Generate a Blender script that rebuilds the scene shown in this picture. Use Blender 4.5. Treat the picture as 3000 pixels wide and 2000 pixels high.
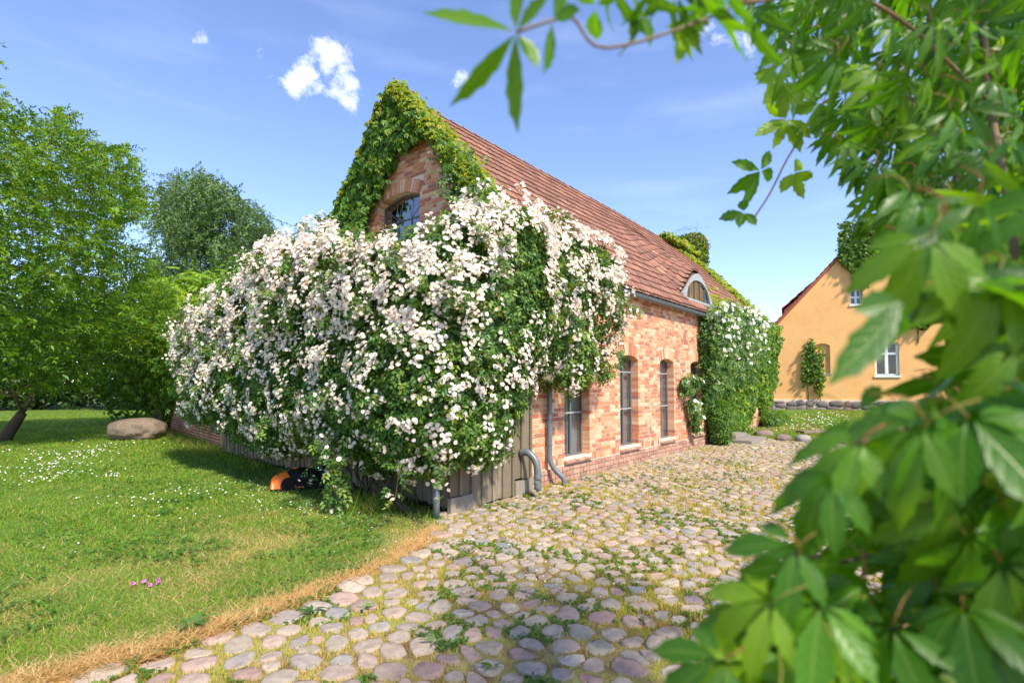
import bpy, bmesh, math, random
import numpy as np
from mathutils import Vector, Matrix

for o in list(bpy.data.objects):
    bpy.data.objects.remove(o)
SC = bpy.context.scene
COL = SC.collection
rng = np.random.default_rng(11)
random.seed(5)
R_ = math.radians

# ------------------------------------------------------------------ camera
F_PX, CX, CY = 1558.0, 1500.0, 1057.0          # photograph is 3000 x 2000
PITCH, AZ = R_(2.6), R_(38.8)
CAM = np.array([0, 0, 1.6])
fw = np.array([math.cos(AZ), math.sin(AZ), 0.0])
rt = np.array([math.sin(AZ), -math.cos(AZ), 0.0])
zz = np.array([0, 0, 1.0])
fp = fw * math.cos(PITCH) + zz * math.sin(PITCH)
upv = -fw * math.sin(PITCH) + zz * math.cos(PITCH)
cd = bpy.data.cameras.new('camera')
cam = bpy.data.objects.new('camera', cd)
COL.objects.link(cam)
cam.location = CAM
cam.rotation_euler = (math.pi / 2 + PITCH, 0, AZ - math.pi / 2)
cd.sensor_width = 36
cd.lens = F_PX / 3000 * 36
cd.shift_y = (CY - 1000) / 3000
cd.clip_start = 0.02
cd.clip_end = 3000
cd.dof.use_dof = True
cd.dof.focus_distance = 6.8
cd.dof.aperture_fstop = 2.1
SC.camera = cam

# ------------------------------------------------------------------ sky, sun, exposure
SUN_EL, SUN_X, SUN_Y = R_(48), -0.32, -1.0
world = bpy.data.worlds.new('World')
SC.world = world
world.use_nodes = True
wn, wl = world.node_tree.nodes, world.node_tree.links
wn.clear()
sky = wn.new('ShaderNodeTexSky')
sky.sky_type = 'NISHITA'
sky.sun_disc = False
sky.sun_elevation = SUN_EL
sky.sun_rotation = math.atan2(SUN_X, SUN_Y)
sky.air_density = 1.0
sky.dust_density = 0.1
sky.ozone_density = 4.0
bg = wn.new('ShaderNodeBackground')
bg.inputs['Strength'].default_value = 0.15
tint = wn.new('ShaderNodeMix'); tint.data_type = 'RGBA'; tint.blend_type = 'MULTIPLY'; tint.inputs['Factor'].default_value = 1.0
tint.inputs['B'].default_value = (1.02, 0.94, 1.03, 1)          # white balance of the photograph
wl.new(sky.outputs[0], tint.inputs['A']); wl.new(tint.outputs['Result'], bg.inputs['Color'])
wout = wn.new('ShaderNodeOutputWorld')


def ray(x, y):
    return fp + ((x - CX) / F_PX) * rt + ((CY - y) / F_PX) * upv


def wmath(op, a, b=None, clamp=False):
    n = wn.new('ShaderNodeMath'); n.operation = op; n.use_clamp = clamp
    for i, v in enumerate((a, b)):
        if v is None: continue
        if isinstance(v, (int, float)): n.inputs[i].default_value = v
        else: wl.new(v, n.inputs[i])
    return n.outputs[0]


tc = wn.new('ShaderNodeTexCoord')
nz = wn.new('ShaderNodeTexNoise'); nz.inputs['Scale'].default_value = 22; nz.inputs['Detail'].default_value = 9
nz.inputs['Roughness'].default_value = 0.62
wl.new(tc.outputs['Generated'], nz.inputs['Vector'])
mask = None
for (x, y, r) in ((960, 180, .046), (915, 220, .030), (990, 222, .040), (1022, 248, .026), (935, 140, .028), (1350, 222, .026),
                  (870, 240, .030), (790, 175, .026), (1040, 290, .03), (598, 115, .018),
                  (2600, -500, .3), (-900, 300, .25), (4200, 100, .3)):
    d = ray(x, y); d = d / np.linalg.norm(d)
    vd = wn.new('ShaderNodeVectorMath'); vd.operation = 'DISTANCE'
    wl.new(tc.outputs['Generated'], vd.inputs[0]); vd.inputs[1].default_value = tuple(d)
    k = wmath('SUBTRACT', 1.0, wmath('DIVIDE', vd.outputs['Value'], r), True)
    mask = k if mask is None else wmath('MAXIMUM', mask, k)
cl = wmath('ADD', wmath('MULTIPLY', mask, 0.62), wmath('MULTIPLY', wmath('SUBTRACT', nz.outputs['Fac'], 0.5), 2.5))
cl = wmath('MULTIPLY', wmath('SUBTRACT', cl, 0.22), 1.25, True)
cl = wmath('MULTIPLY', cl, wmath('MULTIPLY', mask, 6.0, True), True)
# thin high haze streaks all over
mp = wn.new('ShaderNodeMapping'); mp.inputs['Scale'].default_value = (1.6, 2.4, 11)
wl.new(tc.outputs['Generated'], mp.inputs['Vector'])
n2 = wn.new('ShaderNodeTexNoise'); n2.inputs['Scale'].default_value = 1.7; n2.inputs['Detail'].default_value = 7
wl.new(mp.outputs[0], n2.inputs['Vector'])
haz = wmath('MULTIPLY', wmath('SUBTRACT', n2.outputs['Fac'], 0.54), 0.30, True)
cl = wmath('MAXIMUM', cl, haz)
bg2 = wn.new('ShaderNodeBackground'); bg2.inputs['Color'].default_value = (1, 1, 1, 1); bg2.inputs['Strength'].default_value = 0.95
ms = wn.new('ShaderNodeMixShader')
wl.new(cl, ms.inputs[0]); wl.new(bg.outputs[0], ms.inputs[1]); wl.new(bg2.outputs[0], ms.inputs[2])
wl.new(ms.outputs[0], wout.inputs[0])

sl = bpy.data.lights.new('sun', 'SUN')
sl.energy = 3.9
sl.angle = R_(4.0)
sl.color = (1.0, 0.91, 0.76)
sun = bpy.data.objects.new('sun', sl)
COL.objects.link(sun)
hs = Vector((SUN_X, SUN_Y, 0)).normalized() * math.cos(SUN_EL)
sun.rotation_euler = Vector((hs.x, hs.y, math.sin(SUN_EL))).to_track_quat('Z', 'Y').to_euler()
sun.location = (0, -20, 30)
SC.view_settings.view_transform = 'Standard'
SC.view_settings.look = 'None'
SC.view_settings.exposure = 0.98
SC.view_settings.gamma = 1.0
SC.cycles.max_bounces = 8
SC.cycles.transparent_max_bounces = 8
SC.cycles.use_denoising = True

# ------------------------------------------------------------------ helpers: projection, noise, meshes
def on(x, y, axis, val):
    d = ray(x, y); t = (val - CAM[axis]) / d[axis]
    return CAM + t * d


def at(x, y, depth):
    return CAM + ray(x, y) * depth


def proj(P):
    q = np.asarray(P) - CAM
    zc = q @ fp
    zc = np.where(np.abs(zc) < 1e-6, 1e-6, zc)
    return CX + F_PX * (q @ rt) / zc, CY - F_PX * (q @ upv) / zc, zc


def inpoly(x, y, poly):
    poly = np.asarray(poly, float)
    ins = np.zeros(x.shape, bool)
    j = len(poly) - 1
    for i in range(len(poly)):
        xi, yi = poly[i]; xj, yj = poly[j]
        c = ((yi > y) != (yj > y)) & (x < (xj - xi) * (y - yi) / (yj - yi + 1e-12) + xi)
        ins ^= c
        j = i
    return ins


def in_view(P, poly, jit=0.0):
    x, y, z = proj(P)
    if jit:
        x = x + rng.normal(0, jit, x.shape); y = y + rng.normal(0, jit, y.shape)
    return inpoly(x, y, poly) & (z > 0)


def _h(i, j, k, s):
    n = (i * 374761393 + j * 668265263 + k * 2147483647 + s * 144665) & 0xffffffff
    n = ((n ^ (n >> 13)) * 1274126177) & 0xffffffff
    return ((n ^ (n >> 16)) & 0xffff) / 65535.0


def vnoise(P, scale=1.0, seed=0, oct=3):
    P = np.atleast_2d(np.asarray(P, float))
    if P.shape[1] == 2: P = np.c_[P, np.zeros(len(P))]
    out = np.zeros(len(P)); amp = 1.0; tot = 0
    for o_ in range(oct):
        q = P * scale * (2 ** o_) + 31.7 * o_
        i = np.floor(q).astype(np.int64); f = q - i; f = f * f * (3 - 2 * f)
        v = 0
        for dx in (0, 1):
            for dy in (0, 1):
                for dz in (0, 1):
                    w = (f[:, 0] if dx else 1 - f[:, 0]) * (f[:, 1] if dy else 1 - f[:, 1]) * (f[:, 2] if dz else 1 - f[:, 2])
                    v = v + w * _h(i[:, 0] + dx, i[:, 1] + dy, i[:, 2] + dz, seed + o_)
        out += amp * v; tot += amp; amp *= 0.5
    return out / tot


WORG = {}


def mesh(name, V, faces, mats=None, mi=None, smooth=True, rnd=None, attrs=None):
    """faces: list of int arrays (m,k); mi: list of material index arrays or ints"""
    me = bpy.data.meshes.new(name)
    V = np.asarray(V, np.float32)
    faces = [np.asarray(f, np.int32) for f in faces if len(f)]
    me.vertices.add(len(V)); me.vertices.foreach_set('co', V.ravel())
    tot = np.concatenate([np.full(len(f), f.shape[1], np.int32) for f in faces])
    lv = np.concatenate([f.ravel() for f in faces])
    st = np.concatenate([[0], np.cumsum(tot)[:-1]]).astype(np.int32)
    me.loops.add(len(lv)); me.loops.foreach_set('vertex_index', lv)
    me.polygons.add(len(tot)); me.polygons.foreach_set('loop_start', st); me.polygons.foreach_set('loop_total', tot)
    if mi is not None:
        m = np.concatenate([np.broadcast_to(np.asarray(a, np.int32), (len(f),)) for a, f in zip(mi, faces)])
        me.polygons.foreach_set('material_index', m.astype(np.int32))
    me.polygons.foreach_set('use_smooth', np.full(len(tot), bool(smooth)))
    at_ = dict(attrs or {})
    if rnd is not None: at_['rnd'] = rnd
    for k, v in at_.items():
        a = me.attributes.new(k, 'FLOAT', 'POINT')
        a.data.foreach_set('value', np.asarray(v, np.float32))
    me.update(calc_edges=True)
    for m in (mats if isinstance(mats, (list, tuple)) else [mats]):
        if m: me.materials.append(m)
    return me


def put(name, me, org, parent=None, kind=None, label=None, cat=None, group=None):
    o = bpy.data.objects.new(name, me)
    COL.objects.link(o)
    org = np.asarray(org, float)
    WORG[o.name] = org
    if parent is not None:
        o.parent = parent
        o.location = org - WORG[parent.name]
    else:
        o.location = org
    if kind: o['kind'] = kind
    if label: o['label'] = label
    if cat: o['category'] = cat
    if group: o['group'] = group
    return o


def obj(name, V, faces, mats, parent=None, smooth=True, rnd=None, mi=None, org=None, attrs=None, **kw):
    V = np.asarray(V, float)
    if org is None:
        org = np.array([(V[:, 0].min() + V[:, 0].max()) / 2, (V[:, 1].min() + V[:, 1].max()) / 2, V[:, 2].min()])
    me = mesh(name, V - org, faces, mats, mi, smooth, rnd, attrs)
    return put(name, me, org, parent, **kw)


def thing(name, org, label, cat, group=None, kind=None):
    return put(name, None, org, None, kind, label, cat, group)


class MB:
    """collects simple solids, builds one mesh object"""
    def __init__(s): s.V = []; s.F = {}; s.n = 0; s.r = []

    def add(s, V, F, rnd=0.0):
        V = np.asarray(V, float)
        for f in F:
            s.F.setdefault(len(f), []).append([i + s.n for i in f])
        s.V.append(V); s.r.append(np.full(len(V), rnd)); s.n += len(V)

    def box(s, a, b, rnd=0.0, jit=0.0, M=None):
        x0, y0, z0 = a; x1, y1, z1 = b
        V = np.array([[x0, y0, z0], [x1, y0, z0], [x1, y1, z0], [x0, y1, z0], [x0, y0, z1], [x1, y0, z1], [x1, y1, z1], [x0, y1, z1]], float)
        if jit: V += rng.uniform(-jit, jit, V.shape)
        if M is not None: V = M(V)
        s.add(V, [(0, 3, 2, 1), (4, 5, 6, 7), (0, 1, 5, 4), (1, 2, 6, 5), (2, 3, 7, 6), (3, 0, 4, 7)], rnd)

    def prism(s, poly, fn, d0, d1, rnd=0.0):
        """poly (u,z) list, fn(u,d,z)->xyz"""
        n = len(poly)
        V = [fn(u, d0, z) for u, z in poly] + [fn(u, d1, z) for u, z in poly]
        F = [tuple(range(n - 1, -1, -1)), tuple(range(n, 2 * n))] + [(i, (i + 1) % n, n + (i + 1) % n, n + i) for i in range(n)]
        s.add(V, F, rnd)

    def tube(s, pts, rad, seg=8, rnd=0.0, cap=True):
        V, F = tube(pts, rad, seg, cap)
        s.add(V, F, rnd)

    def build(s, name, mat, parent=None, smooth=False, **kw):
        return obj(name, np.concatenate(s.V), [np.array(v) for v in s.F.values()], mat, parent, smooth, np.concatenate(s.r), **kw)


def tube(pts, rad, seg=8, cap=True):
    pts = np.asarray(pts, float); n = len(pts)
    rad = np.broadcast_to(np.asarray(rad, float), (n,))
    T = np.gradient(pts, axis=0); T /= np.linalg.norm(T, axis=1)[:, None] + 1e-9
    ref = np.array([0, 0, 1.0]) if abs(T[:, 2]).mean() < 0.8 else np.array([1.0, 0, 0])
    A = np.cross(T, ref); A /= np.linalg.norm(A, axis=1)[:, None] + 1e-9
    B = np.cross(T, A)
    th = np.arange(seg) * 2 * math.pi / seg
    V = pts[:, None] + rad[:, None, None] * (np.cos(th)[None, :, None] * A[:, None] + np.sin(th)[None, :, None] * B[:, None])
    V = V.reshape(-1, 3)
    F = []
    for i in range(n - 1):
        for k in range(seg):
            F.append((i * seg + k, (i + 1) * seg + k, (i + 1) * seg + (k + 1) % seg, i * seg + (k + 1) % seg))
    if cap:
        F.append(tuple(range(seg))); F.append(tuple((n - 1) * seg + k for k in range(seg - 1, -1, -1)))
    return V, F


def smoothpath(pts, n=24):
    pts = np.asarray(pts, float)
    t = np.linspace(0, len(pts) - 1, n)
    P = np.vstack([2 * pts[0] - pts[1], pts, 2 * pts[-1] - pts[-2]])
    out = []
    for a in t:
        i = min(int(a), len(pts) - 2); f = a - i
        p0, p1, p2, p3 = P[i], P[i + 1], P[i + 2], P[i + 3]
        out.append(0.5 * ((2 * p1) + (-p0 + p2) * f + (2 * p0 - 5 * p1 + 4 * p2 - p3) * f * f + (-p0 + 3 * p1 - 3 * p2 + p3) * f ** 3))
    return np.array(out)


def nrm(v):
    return v / (np.linalg.norm(v, axis=-1, keepdims=True) + 1e-9)


def frames(n, g, spin=0.0):
    """columns x,y,z: z = normal n, y = direction g flattened onto the leaf"""
    n = nrm(np.asarray(n, float))
    g = np.broadcast_to(np.asarray(g, float), n.shape) + rng.normal(0, 1e-3, n.shape)
    if np.any(spin): g = nrm(g) + rng.normal(0, 1, n.shape) * spin
    y = nrm(g - (g * n).sum(-1, keepdims=True) * n)
    x = np.cross(y, n)
    return np.stack([x, y, n], -1)


def inst(tmpl, R, T, S):
    tv, tf = tmpl
    m = len(T); n = len(tv)
    S = np.broadcast_to(np.asarray(S, float), (m,))
    V = np.einsum('mij,nj->mni', R, tv) * S[:, None, None] + np.asarray(T)[:, None]
    F = [(f[None] + (np.arange(m) * n)[:, None, None]).reshape(-1, f.shape[1]) for f in tf]
    return V.reshape(-1, 3), F


# ------------------------------------------------------------------ materials
def lin(c):
    return tuple(((x / 255) / 12.92 if x / 255 <= 0.04045 else ((x / 255 + 0.055) / 1.055) ** 2.4) for x in c)


MATS = {}


def M(name, cols, rough=0.8, noise=None, bump=None, transl=0.0, metal=0.0, spec=0.3, stops=None, const=False, tcol=None, noise2=None, coat=0.0, srgb=True, mixattr=None, veins=False):
    """cols: sRGB 0-255 list; picked by the per-piece random value"""
    m = bpy.data.materials.new(name); m.use_nodes = True
    N, L = m.node_tree.nodes, m.node_tree.links
    N.clear()
    out = N.new('ShaderNodeOutputMaterial')
    b = N.new('ShaderNodeBsdfPrincipled')
    b.inputs['Roughness'].default_value = rough
    b.inputs['Metallic'].default_value = metal
    b.inputs['Specular IOR Level'].default_value = spec
    if coat: b.inputs['Coat Weight'].default_value = coat

    def mth(op, a, c):
        n = N.new('ShaderNodeMath'); n.operation = op
        for i, v in enumerate((a, c)):
            if v is None: continue
            if isinstance(v, (int, float)): n.inputs[i].default_value = v
            else: L.new(v, n.inputs[i])
        return n.outputs[0]

    def ramp(cl, st=None, cst=False):
        r = N.new('ShaderNodeValToRGB'); e = r.color_ramp.elements
        k = len(cl)
        for i in range(k):
            p = (st[i] if st else i / max(1, k - 1))
            el = e[i] if i < 2 else e.new(p)
            el.position = p
            el.color = (*(lin(cl[i]) if srgb else cl[i]), 1)
        if cst: r.color_ramp.interpolation = 'CONSTANT'
        return r
    geo = N.new('ShaderNodeTexCoord')
    if len(cols) == 1:
        rgb = N.new('ShaderNodeRGB'); rgb.outputs[0].default_value = (*(lin(cols[0]) if srgb else cols[0]), 1); col = rgb.outputs[0]
    else:
        a = N.new('ShaderNodeAttribute'); a.attribute_name = 'rnd'
        oi = N.new('ShaderNodeObjectInfo')
        f = mth('FRACT', mth('ADD', a.outputs['Fac'], oi.outputs['Random']), None)
        r = ramp(cols, stops, const); L.new(f, r.inputs[0]); col = r.outputs[0]
    gp = N.new('ShaderNodeNewGeometry')

    def noisemix(col, spec_):
        sc, amt, other, lo, hi = spec_
        n = N.new('ShaderNodeTexNoise'); n.inputs['Scale'].default_value = sc; n.inputs['Detail'].default_value = 6
        n.inputs['Roughness'].default_value = 0.65
        L.new(gp.outputs['Position'], n.inputs['Vector'])
        mr = N.new('ShaderNodeMapRange'); mr.inputs['From Min'].default_value = lo; mr.inputs['From Max'].default_value = hi
        mr.inputs['To Max'].default_value = amt
        L.new(n.outputs['Fac'], mr.inputs['Value'])
        mx = N.new('ShaderNodeMix'); mx.data_type = 'RGBA'
        L.new(mr.outputs[0], mx.inputs['Factor']); L.new(col, mx.inputs['A'])
        mx.inputs['B'].default_value = (*lin(other), 1)
        return mx.outputs['Result']
    for sp in (noise, noise2):
        if sp:
            for q in (sp if isinstance(sp, list) else [sp]): col = noisemix(col, q)
    if mixattr:
        an, other = mixattr
        a2 = N.new('ShaderNodeAttribute'); a2.attribute_name = an
        mx = N.new('ShaderNodeMix'); mx.data_type = 'RGBA'
        L.new(a2.outputs['Fac'], mx.inputs['Factor']); L.new(col, mx.inputs['A'])
        if len(other) == 3 and isinstance(other[0], (int, float)):
            mx.inputs['B'].default_value = (*lin(other), 1)
        else:
            r2 = ramp(other); L.new(f, r2.inputs[0]); L.new(r2.outputs[0], mx.inputs['B'])
        col = mx.outputs['Result']
    vein = None
    if veins:
        lu = N.new('ShaderNodeAttribute'); lu.attribute_name = 'lu'
        lv = N.new('ShaderNodeAttribute'); lv.attribute_name = 'lv'
        ab = mth('ABSOLUTE', lu.outputs['Fac'], None)
        fr = mth('FRACT', mth('SUBTRACT', mth('MULTIPLY', lv.outputs['Fac'], 7.0), mth('MULTIPLY', ab, 1.7)), None)
        side = mth('SMOOTH_MIN', mth('MULTIPLY', mth('ABSOLUTE', mth('SUBTRACT', fr, .5), None), 2.0), 1.0)
        side = mth('POWER', side, 9.0)
        mid = mth('POWER', mth('SUBTRACT', 1.0, mth('MINIMUM', ab, 1.0)), 16.0)
        vein = mth('MAXIMUM', side, mid)
        mx = N.new('ShaderNodeMix'); mx.data_type = 'RGBA'
        L.new(mth('MULTIPLY', vein, .38), mx.inputs['Factor']); L.new(col, mx.inputs['A']); mx.inputs['B'].default_value = (*lin((168, 190, 92)), 1)
        col = mx.outputs['Result']
    L.new(col, b.inputs['Base Color'])
    if vein is not None:
        bp = N.new('ShaderNodeBump'); bp.inputs['Strength'].default_value = .5; bp.inputs['Distance'].default_value = .002; bp.invert = True
        L.new(vein, bp.inputs['Height']); L.new(bp.outputs[0], b.inputs['Normal'])
    if bump:
        for (sc, st, dist) in (bump if isinstance(bump, list) else [bump]):
            n = N.new('ShaderNodeTexNoise'); n.inputs['Scale'].default_value = sc; n.inputs['Detail'].default_value = 5
            L.new(gp.outputs['Position'], n.inputs['Vector'])
            bp = N.new('ShaderNodeBump'); bp.inputs['Strength'].default_value = st; bp.inputs['Distance'].default_value = dist
            L.new(n.outputs['Fac'], bp.inputs['Height'])
            if b.inputs['Normal'].is_linked: L.new(b.inputs['Normal'].links[0].from_socket, bp.inputs['Normal'])
            L.new(bp.outputs[0], b.inputs['Normal'])
    sh = b.outputs[0]
    if transl:
        t = N.new('ShaderNodeBsdfTranslucent')
        hv = N.new('ShaderNodeMix'); hv.data_type = 'RGBA'; hv.blend_type = 'MULTIPLY'
        hv.inputs['Factor'].default_value = 1.0
        L.new(col, hv.inputs['A']); hv.inputs['B'].default_value = (*(tcol or (2.2, 1.75, 0.6)), 1)
        L.new(hv.outputs['Result'], t.inputs['Color'])
        mxs = N.new('ShaderNodeMixShader'); mxs.inputs[0].default_value = transl
        L.new(b.outputs[0], mxs.inputs[1]); L.new(t.outputs[0], mxs.inputs[2]); sh = mxs.outputs[0]
    L.new(sh, out.inputs[0])
    MATS[name] = m
    return m


def glass(name, tint=(0.8, 0.85, 0.85), refl=1.0):
    m = bpy.data.materials.new(name); m.use_nodes = True
    N, L = m.node_tree.nodes, m.node_tree.links; N.clear()
    out = N.new('ShaderNodeOutputMaterial')
    t = N.new('ShaderNodeBsdfTransparent'); t.inputs[0].default_value = (*tint, 1)
    g = N.new('ShaderNodeBsdfGlossy'); g.inputs['Roughness'].default_value = 0.015
    fr = N.new('ShaderNodeLayerWeight'); fr.inputs['Blend'].default_value = 0.5
    pw = N.new('ShaderNodeMath'); pw.operation = 'POWER'; pw.inputs[1].default_value = 3.0
    L.new(fr.outputs['Facing'], pw.inputs[0])
    mu = N.new('ShaderNodeMath'); mu.operation = 'MULTIPLY_ADD'; mu.inputs[1].default_value = refl; mu.inputs[2].default_value = 0.05 * refl
    mu.use_clamp = True
    L.new(pw.outputs[0], mu.inputs[0])
    mx = N.new('ShaderNodeMixShader'); L.new(mu.outputs[0], mx.inputs[0]); L.new(t.outputs[0], mx.inputs[1]); L.new(g.outputs[0], mx.inputs[2])
    L.new(mx.outputs[0], out.inputs[0])
    return m


BRICKCOLS = [(216, 158, 124), (208, 140, 104), (224, 174, 140), (200, 120, 84), (214, 150, 114), (188, 104, 76), (222, 170, 134), (204, 128, 92), (216, 158, 122),
             (172, 98, 78), (226, 178, 144), (206, 134, 98), (152, 98, 82), (212, 152, 120)]
m_brick = M('brick_clay', BRICKCOLS, .9, noise=[(45, .6, (222, 182, 150), .45, .75), (140, .45, (120, 78, 62), .55, .75)], bump=[(90, .5, .006), (300, .4, .002)],
            stops=[i / 13.0 for i in range(14)], const=True)
m_mortar = M('lime_mortar', [(226, 206, 180)], .95, noise=(30, .4, (168, 140, 116), .45, .7), bump=(160, .5, .004))
m_plinth = M('weathered_brick', [(178, 140, 120), (164, 118, 98), (190, 152, 130), (150, 112, 98), (172, 128, 104)], .95,
             noise=[(14, .5, (150, 136, 122), .5, .7)], bump=(90, .5, .005))
m_tile = M('clay_roof_tile', [(148, 104, 84), (132, 90, 74), (162, 116, 94), (118, 80, 66), (144, 98, 80), (106, 76, 64), (156, 110, 90)], .85,
           noise=[(5, .5, (112, 86, 74), .48, .7), (18, .85, (122, 112, 44), .60, .68)], bump=(60, .4, .006))
m_lath = M('roof_underlay', [(60, 44, 38)], .95)
m_zinc = M('zinc_grey', [(112, 122, 126)], .5, metal=.35, noise=(9, .35, (92, 100, 104), .45, .7), spec=.5)
m_frame = M('steel_window_paint', [(92, 98, 104)], .5, spec=.5)
m_frame2 = M('weathered_grey_paint', [(150, 156, 156)], .8, noise=(20, .4, (120, 126, 126), .45, .7))
m_glass = glass('window_glass')
m_curtain = M('grey_curtain', [(168, 164, 168)], .9)
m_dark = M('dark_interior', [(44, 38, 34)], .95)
m_wood = M('weathered_board', [(132, 122, 106), (116, 106, 90), (142, 132, 112), (124, 110, 92), (108, 100, 86)], .9,
           noise=[(9, .4, (92, 84, 66), .45, .7), (50, .3, (70, 64, 56), .55, .7)], bump=(60, .5, .004))
m_oldwood = M('attic_wood', [(176, 124, 76), (160, 108, 64)], .8, noise=(18, .4, (120, 78, 46), .45, .7))
m_concrete = M('grey_concrete', [(138, 130, 118)], .92, noise=[(12, .4, (122, 116, 108), .45, .65)], bump=(120, .4, .004))
m_bark = M('brown_bark', [(92, 78, 60), (78, 66, 52)], .95, noise=(16, .5, (56, 48, 40), .45, .65), bump=(40, .8, .01))
m_cane = M('rose_cane', [(96, 88, 62), (84, 70, 50)], .85, noise=(16, .5, (66, 54, 40), .45, .65))
m_stone = M('granite_boulder', [(126, 112, 98)], .92, spec=.15, noise=[(4, .6, (104, 90, 80), .45, .62), (30, .5, (170, 154, 136), .52, .66), (70, .5, (84, 74, 66), .56, .7)], bump=[(4, .8, .06), (18, .6, .02), (80, .5, .006)])
m_cobble = M('field_stone', [(180, 162, 142), (158, 146, 132), (178, 148, 132), (150, 142, 134), (172, 150, 132), (132, 132, 132), (192, 176, 156), (160, 130, 120), (154, 142, 126), (184, 168, 146), (142, 126, 120)],
             .92, spec=.15, noise=[(18, .5, (116, 106, 96), .45, .65), (70, .5, (178, 164, 148), .55, .7), (160, .5, (90, 82, 76), .58, .7)], bump=[(22, .6, .014), (120, .6, .005)])
m_plaster = M('ochre_plaster', [(230, 178, 116)], .95, noise=[(.7, .5, (222, 160, 96), .45, .65), (3, .4, (206, 148, 92), .5, .75)], bump=(30, .25, .01))
m_rubble = M('rubble_stone', [(126, 116, 112), (108, 98, 96), (138, 124, 116), (98, 92, 94), (132, 92, 78)], .92, noise=(20, .4, (104, 96, 92), .45, .65), bump=(30, .6, .02))
m_white = M('white_paint', [(226, 228, 226)], .6)
m_redtile = M('red_roof_tile', [(150, 82, 66), (170, 96, 76), (132, 70, 58), (178, 104, 84)], .88, noise=(8, .4, (110, 70, 60), .45, .7))
m_purple = M('dark_curtain', [(74, 48, 48)], .9)
# ================================================================== GROUND
BX = [-6, .65, 1.2, 2.1, 3.0, 3.8, 4.3, 4.62, 4.7]
BY = [3.85, 3.72, 3.62, 3.65, 3.80, 4.07, 4.42, 4.8, 5.2]


def border(x):
    return np.interp(x, BX, BY)


def gz(x, y):
    x = np.asarray(x, float); y = np.asarray(y, float)
    t = np.clip((x - 16.9) / 6.0, 0, 1)
    t2 = np.clip((x - 21) / 10.0, 0, 1)
    return 0.36 * t * t * (3 - 2 * t) + 0.14 * t2


m_ground = M('field_ground', [(92, 104, 44)], .95, noise=[(.6, .6, (120, 124, 60), .4, .7), (8, .4, (70, 84, 34), .45, .7)])
m_soil = M('joint_soil', [(134, 112, 78)], .95, noise=[(7, .8, (168, 150, 92), .42, .56), (2.6, .8, (104, 78, 52), .47, .60), (1.4, .7, (140, 146, 60), .46, .58), (60, .5, (86, 66, 46), .55, .72)], bump=[(40, .7, .015)])
m_lawn = M('lawn_turf', [(84, 112, 32)], .95, noise=[(1.3, .6, (112, 118, 48), .42, .65), (14, .5, (60, 80, 26), .45, .7)], bump=(40, .6, .02), mixattr=('dry', (188, 158, 112)))


def grid(name, xs, ys, zf, keep, mat, kind='structure', attrs=None, label=None, **kw):
    X, Y = np.meshgrid(xs, ys, indexing='ij')
    V = np.c_[X.ravel(), Y.ravel(), zf(X.ravel(), Y.ravel())]
    nx, ny = len(xs), len(ys)
    I = np.arange(nx * ny).reshape(nx, ny)
    F = np.stack([I[:-1, :-1], I[1:, :-1], I[1:, 1:], I[:-1, 1:]], -1).reshape(-1, 4)
    c = V[F].mean(1)
    if keep is not None: F = F[keep(c[:, 0], c[:, 1])]
    used = np.unique(F); mp_ = -np.ones(len(V), int); mp_[used] = np.arange(len(used))
    V = V[used]; F = mp_[F]
    at_ = {k: f(V[:, 0], V[:, 1]) for k, f in (attrs or {}).items()}
    return obj(name, V, [F], mat, None, True, kind=kind, attrs=at_, **kw)


xs = np.unique(np.r_[np.linspace(-900, -30, 14), np.linspace(-30, 60, 46), np.linspace(60, 900, 14)])
grid('ground', xs, xs, lambda x, y: gz(x, y) - 0.05, None, m_ground, org=np.zeros(3))
YARD_X1 = 17.0


def yard_keep(x, y):
    return (y < border(x) + 0.12) & (x < YARD_X1) | ((x > 4.6) & (x < YARD_X1) & (y < 5.05))


yard = grid('cobbled_yard', np.arange(-5, 17.15, .15), np.arange(-9, 5.1, .15),
            lambda x, y: 0.004 + 0.012 * (vnoise(np.c_[x, y], 1.5, 3) - .5), yard_keep, m_soil, org=np.zeros(3))


def dryf(x, y):
    d = y - border(x)
    n = vnoise(np.c_[x, y], 1.1, 5); n1 = vnoise(np.c_[x, y], 4.5, 15)
    strip = np.clip(1.2 - d / (0.18 + .65 * n), 0, 1)
    patch = np.clip((n - .44) * 3.0, 0, 1) * np.clip(1.5 - d / 2.6, 0, 1) * .8 + .08 * np.clip(1.4 - d / 3, 0, 1)
    return np.clip(np.maximum(strip * (.55 + .8 * n1), patch), 0, 1) * (x < 4.3)


SHED = np.array([[4.70, 4.78], [5.50, 13.2]])          # front line of the shed
WALLA, WALLB = np.array([5.62, 13.25]), np.array([6.80, 20.4])


def front_x(y):
    return np.interp(y, [4.78, 13.2, 20.4, 20.5, 60], [4.70, 5.55, 6.8, 30, 30])


def lawn_keep(x, y):
    return (y > border(x) - .02) & (x < front_x(y) + .1) & ((y > 4.7) | (x < 4.75))


ys = np.unique(np.r_[np.arange(3.5, 9, .12), np.arange(9, 22, .35), np.linspace(22, 60, 20)])
xs2 = np.unique(np.r_[np.linspace(-40, -3, 20), np.arange(-3, 7.2, .12), np.linspace(7.2, 30, 12)])
lawn = grid('lawn', xs2, ys, lambda x, y: 0.012 + 0.03 * (vnoise(np.c_[x, y], .9, 8) - .5), lawn_keep, m_lawn, attrs={'dry': dryf}, org=np.zeros(3))


def back_keep(x, y):
    return (x > 16.95) & ((y < 4.93) | (x > 22.2))


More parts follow.
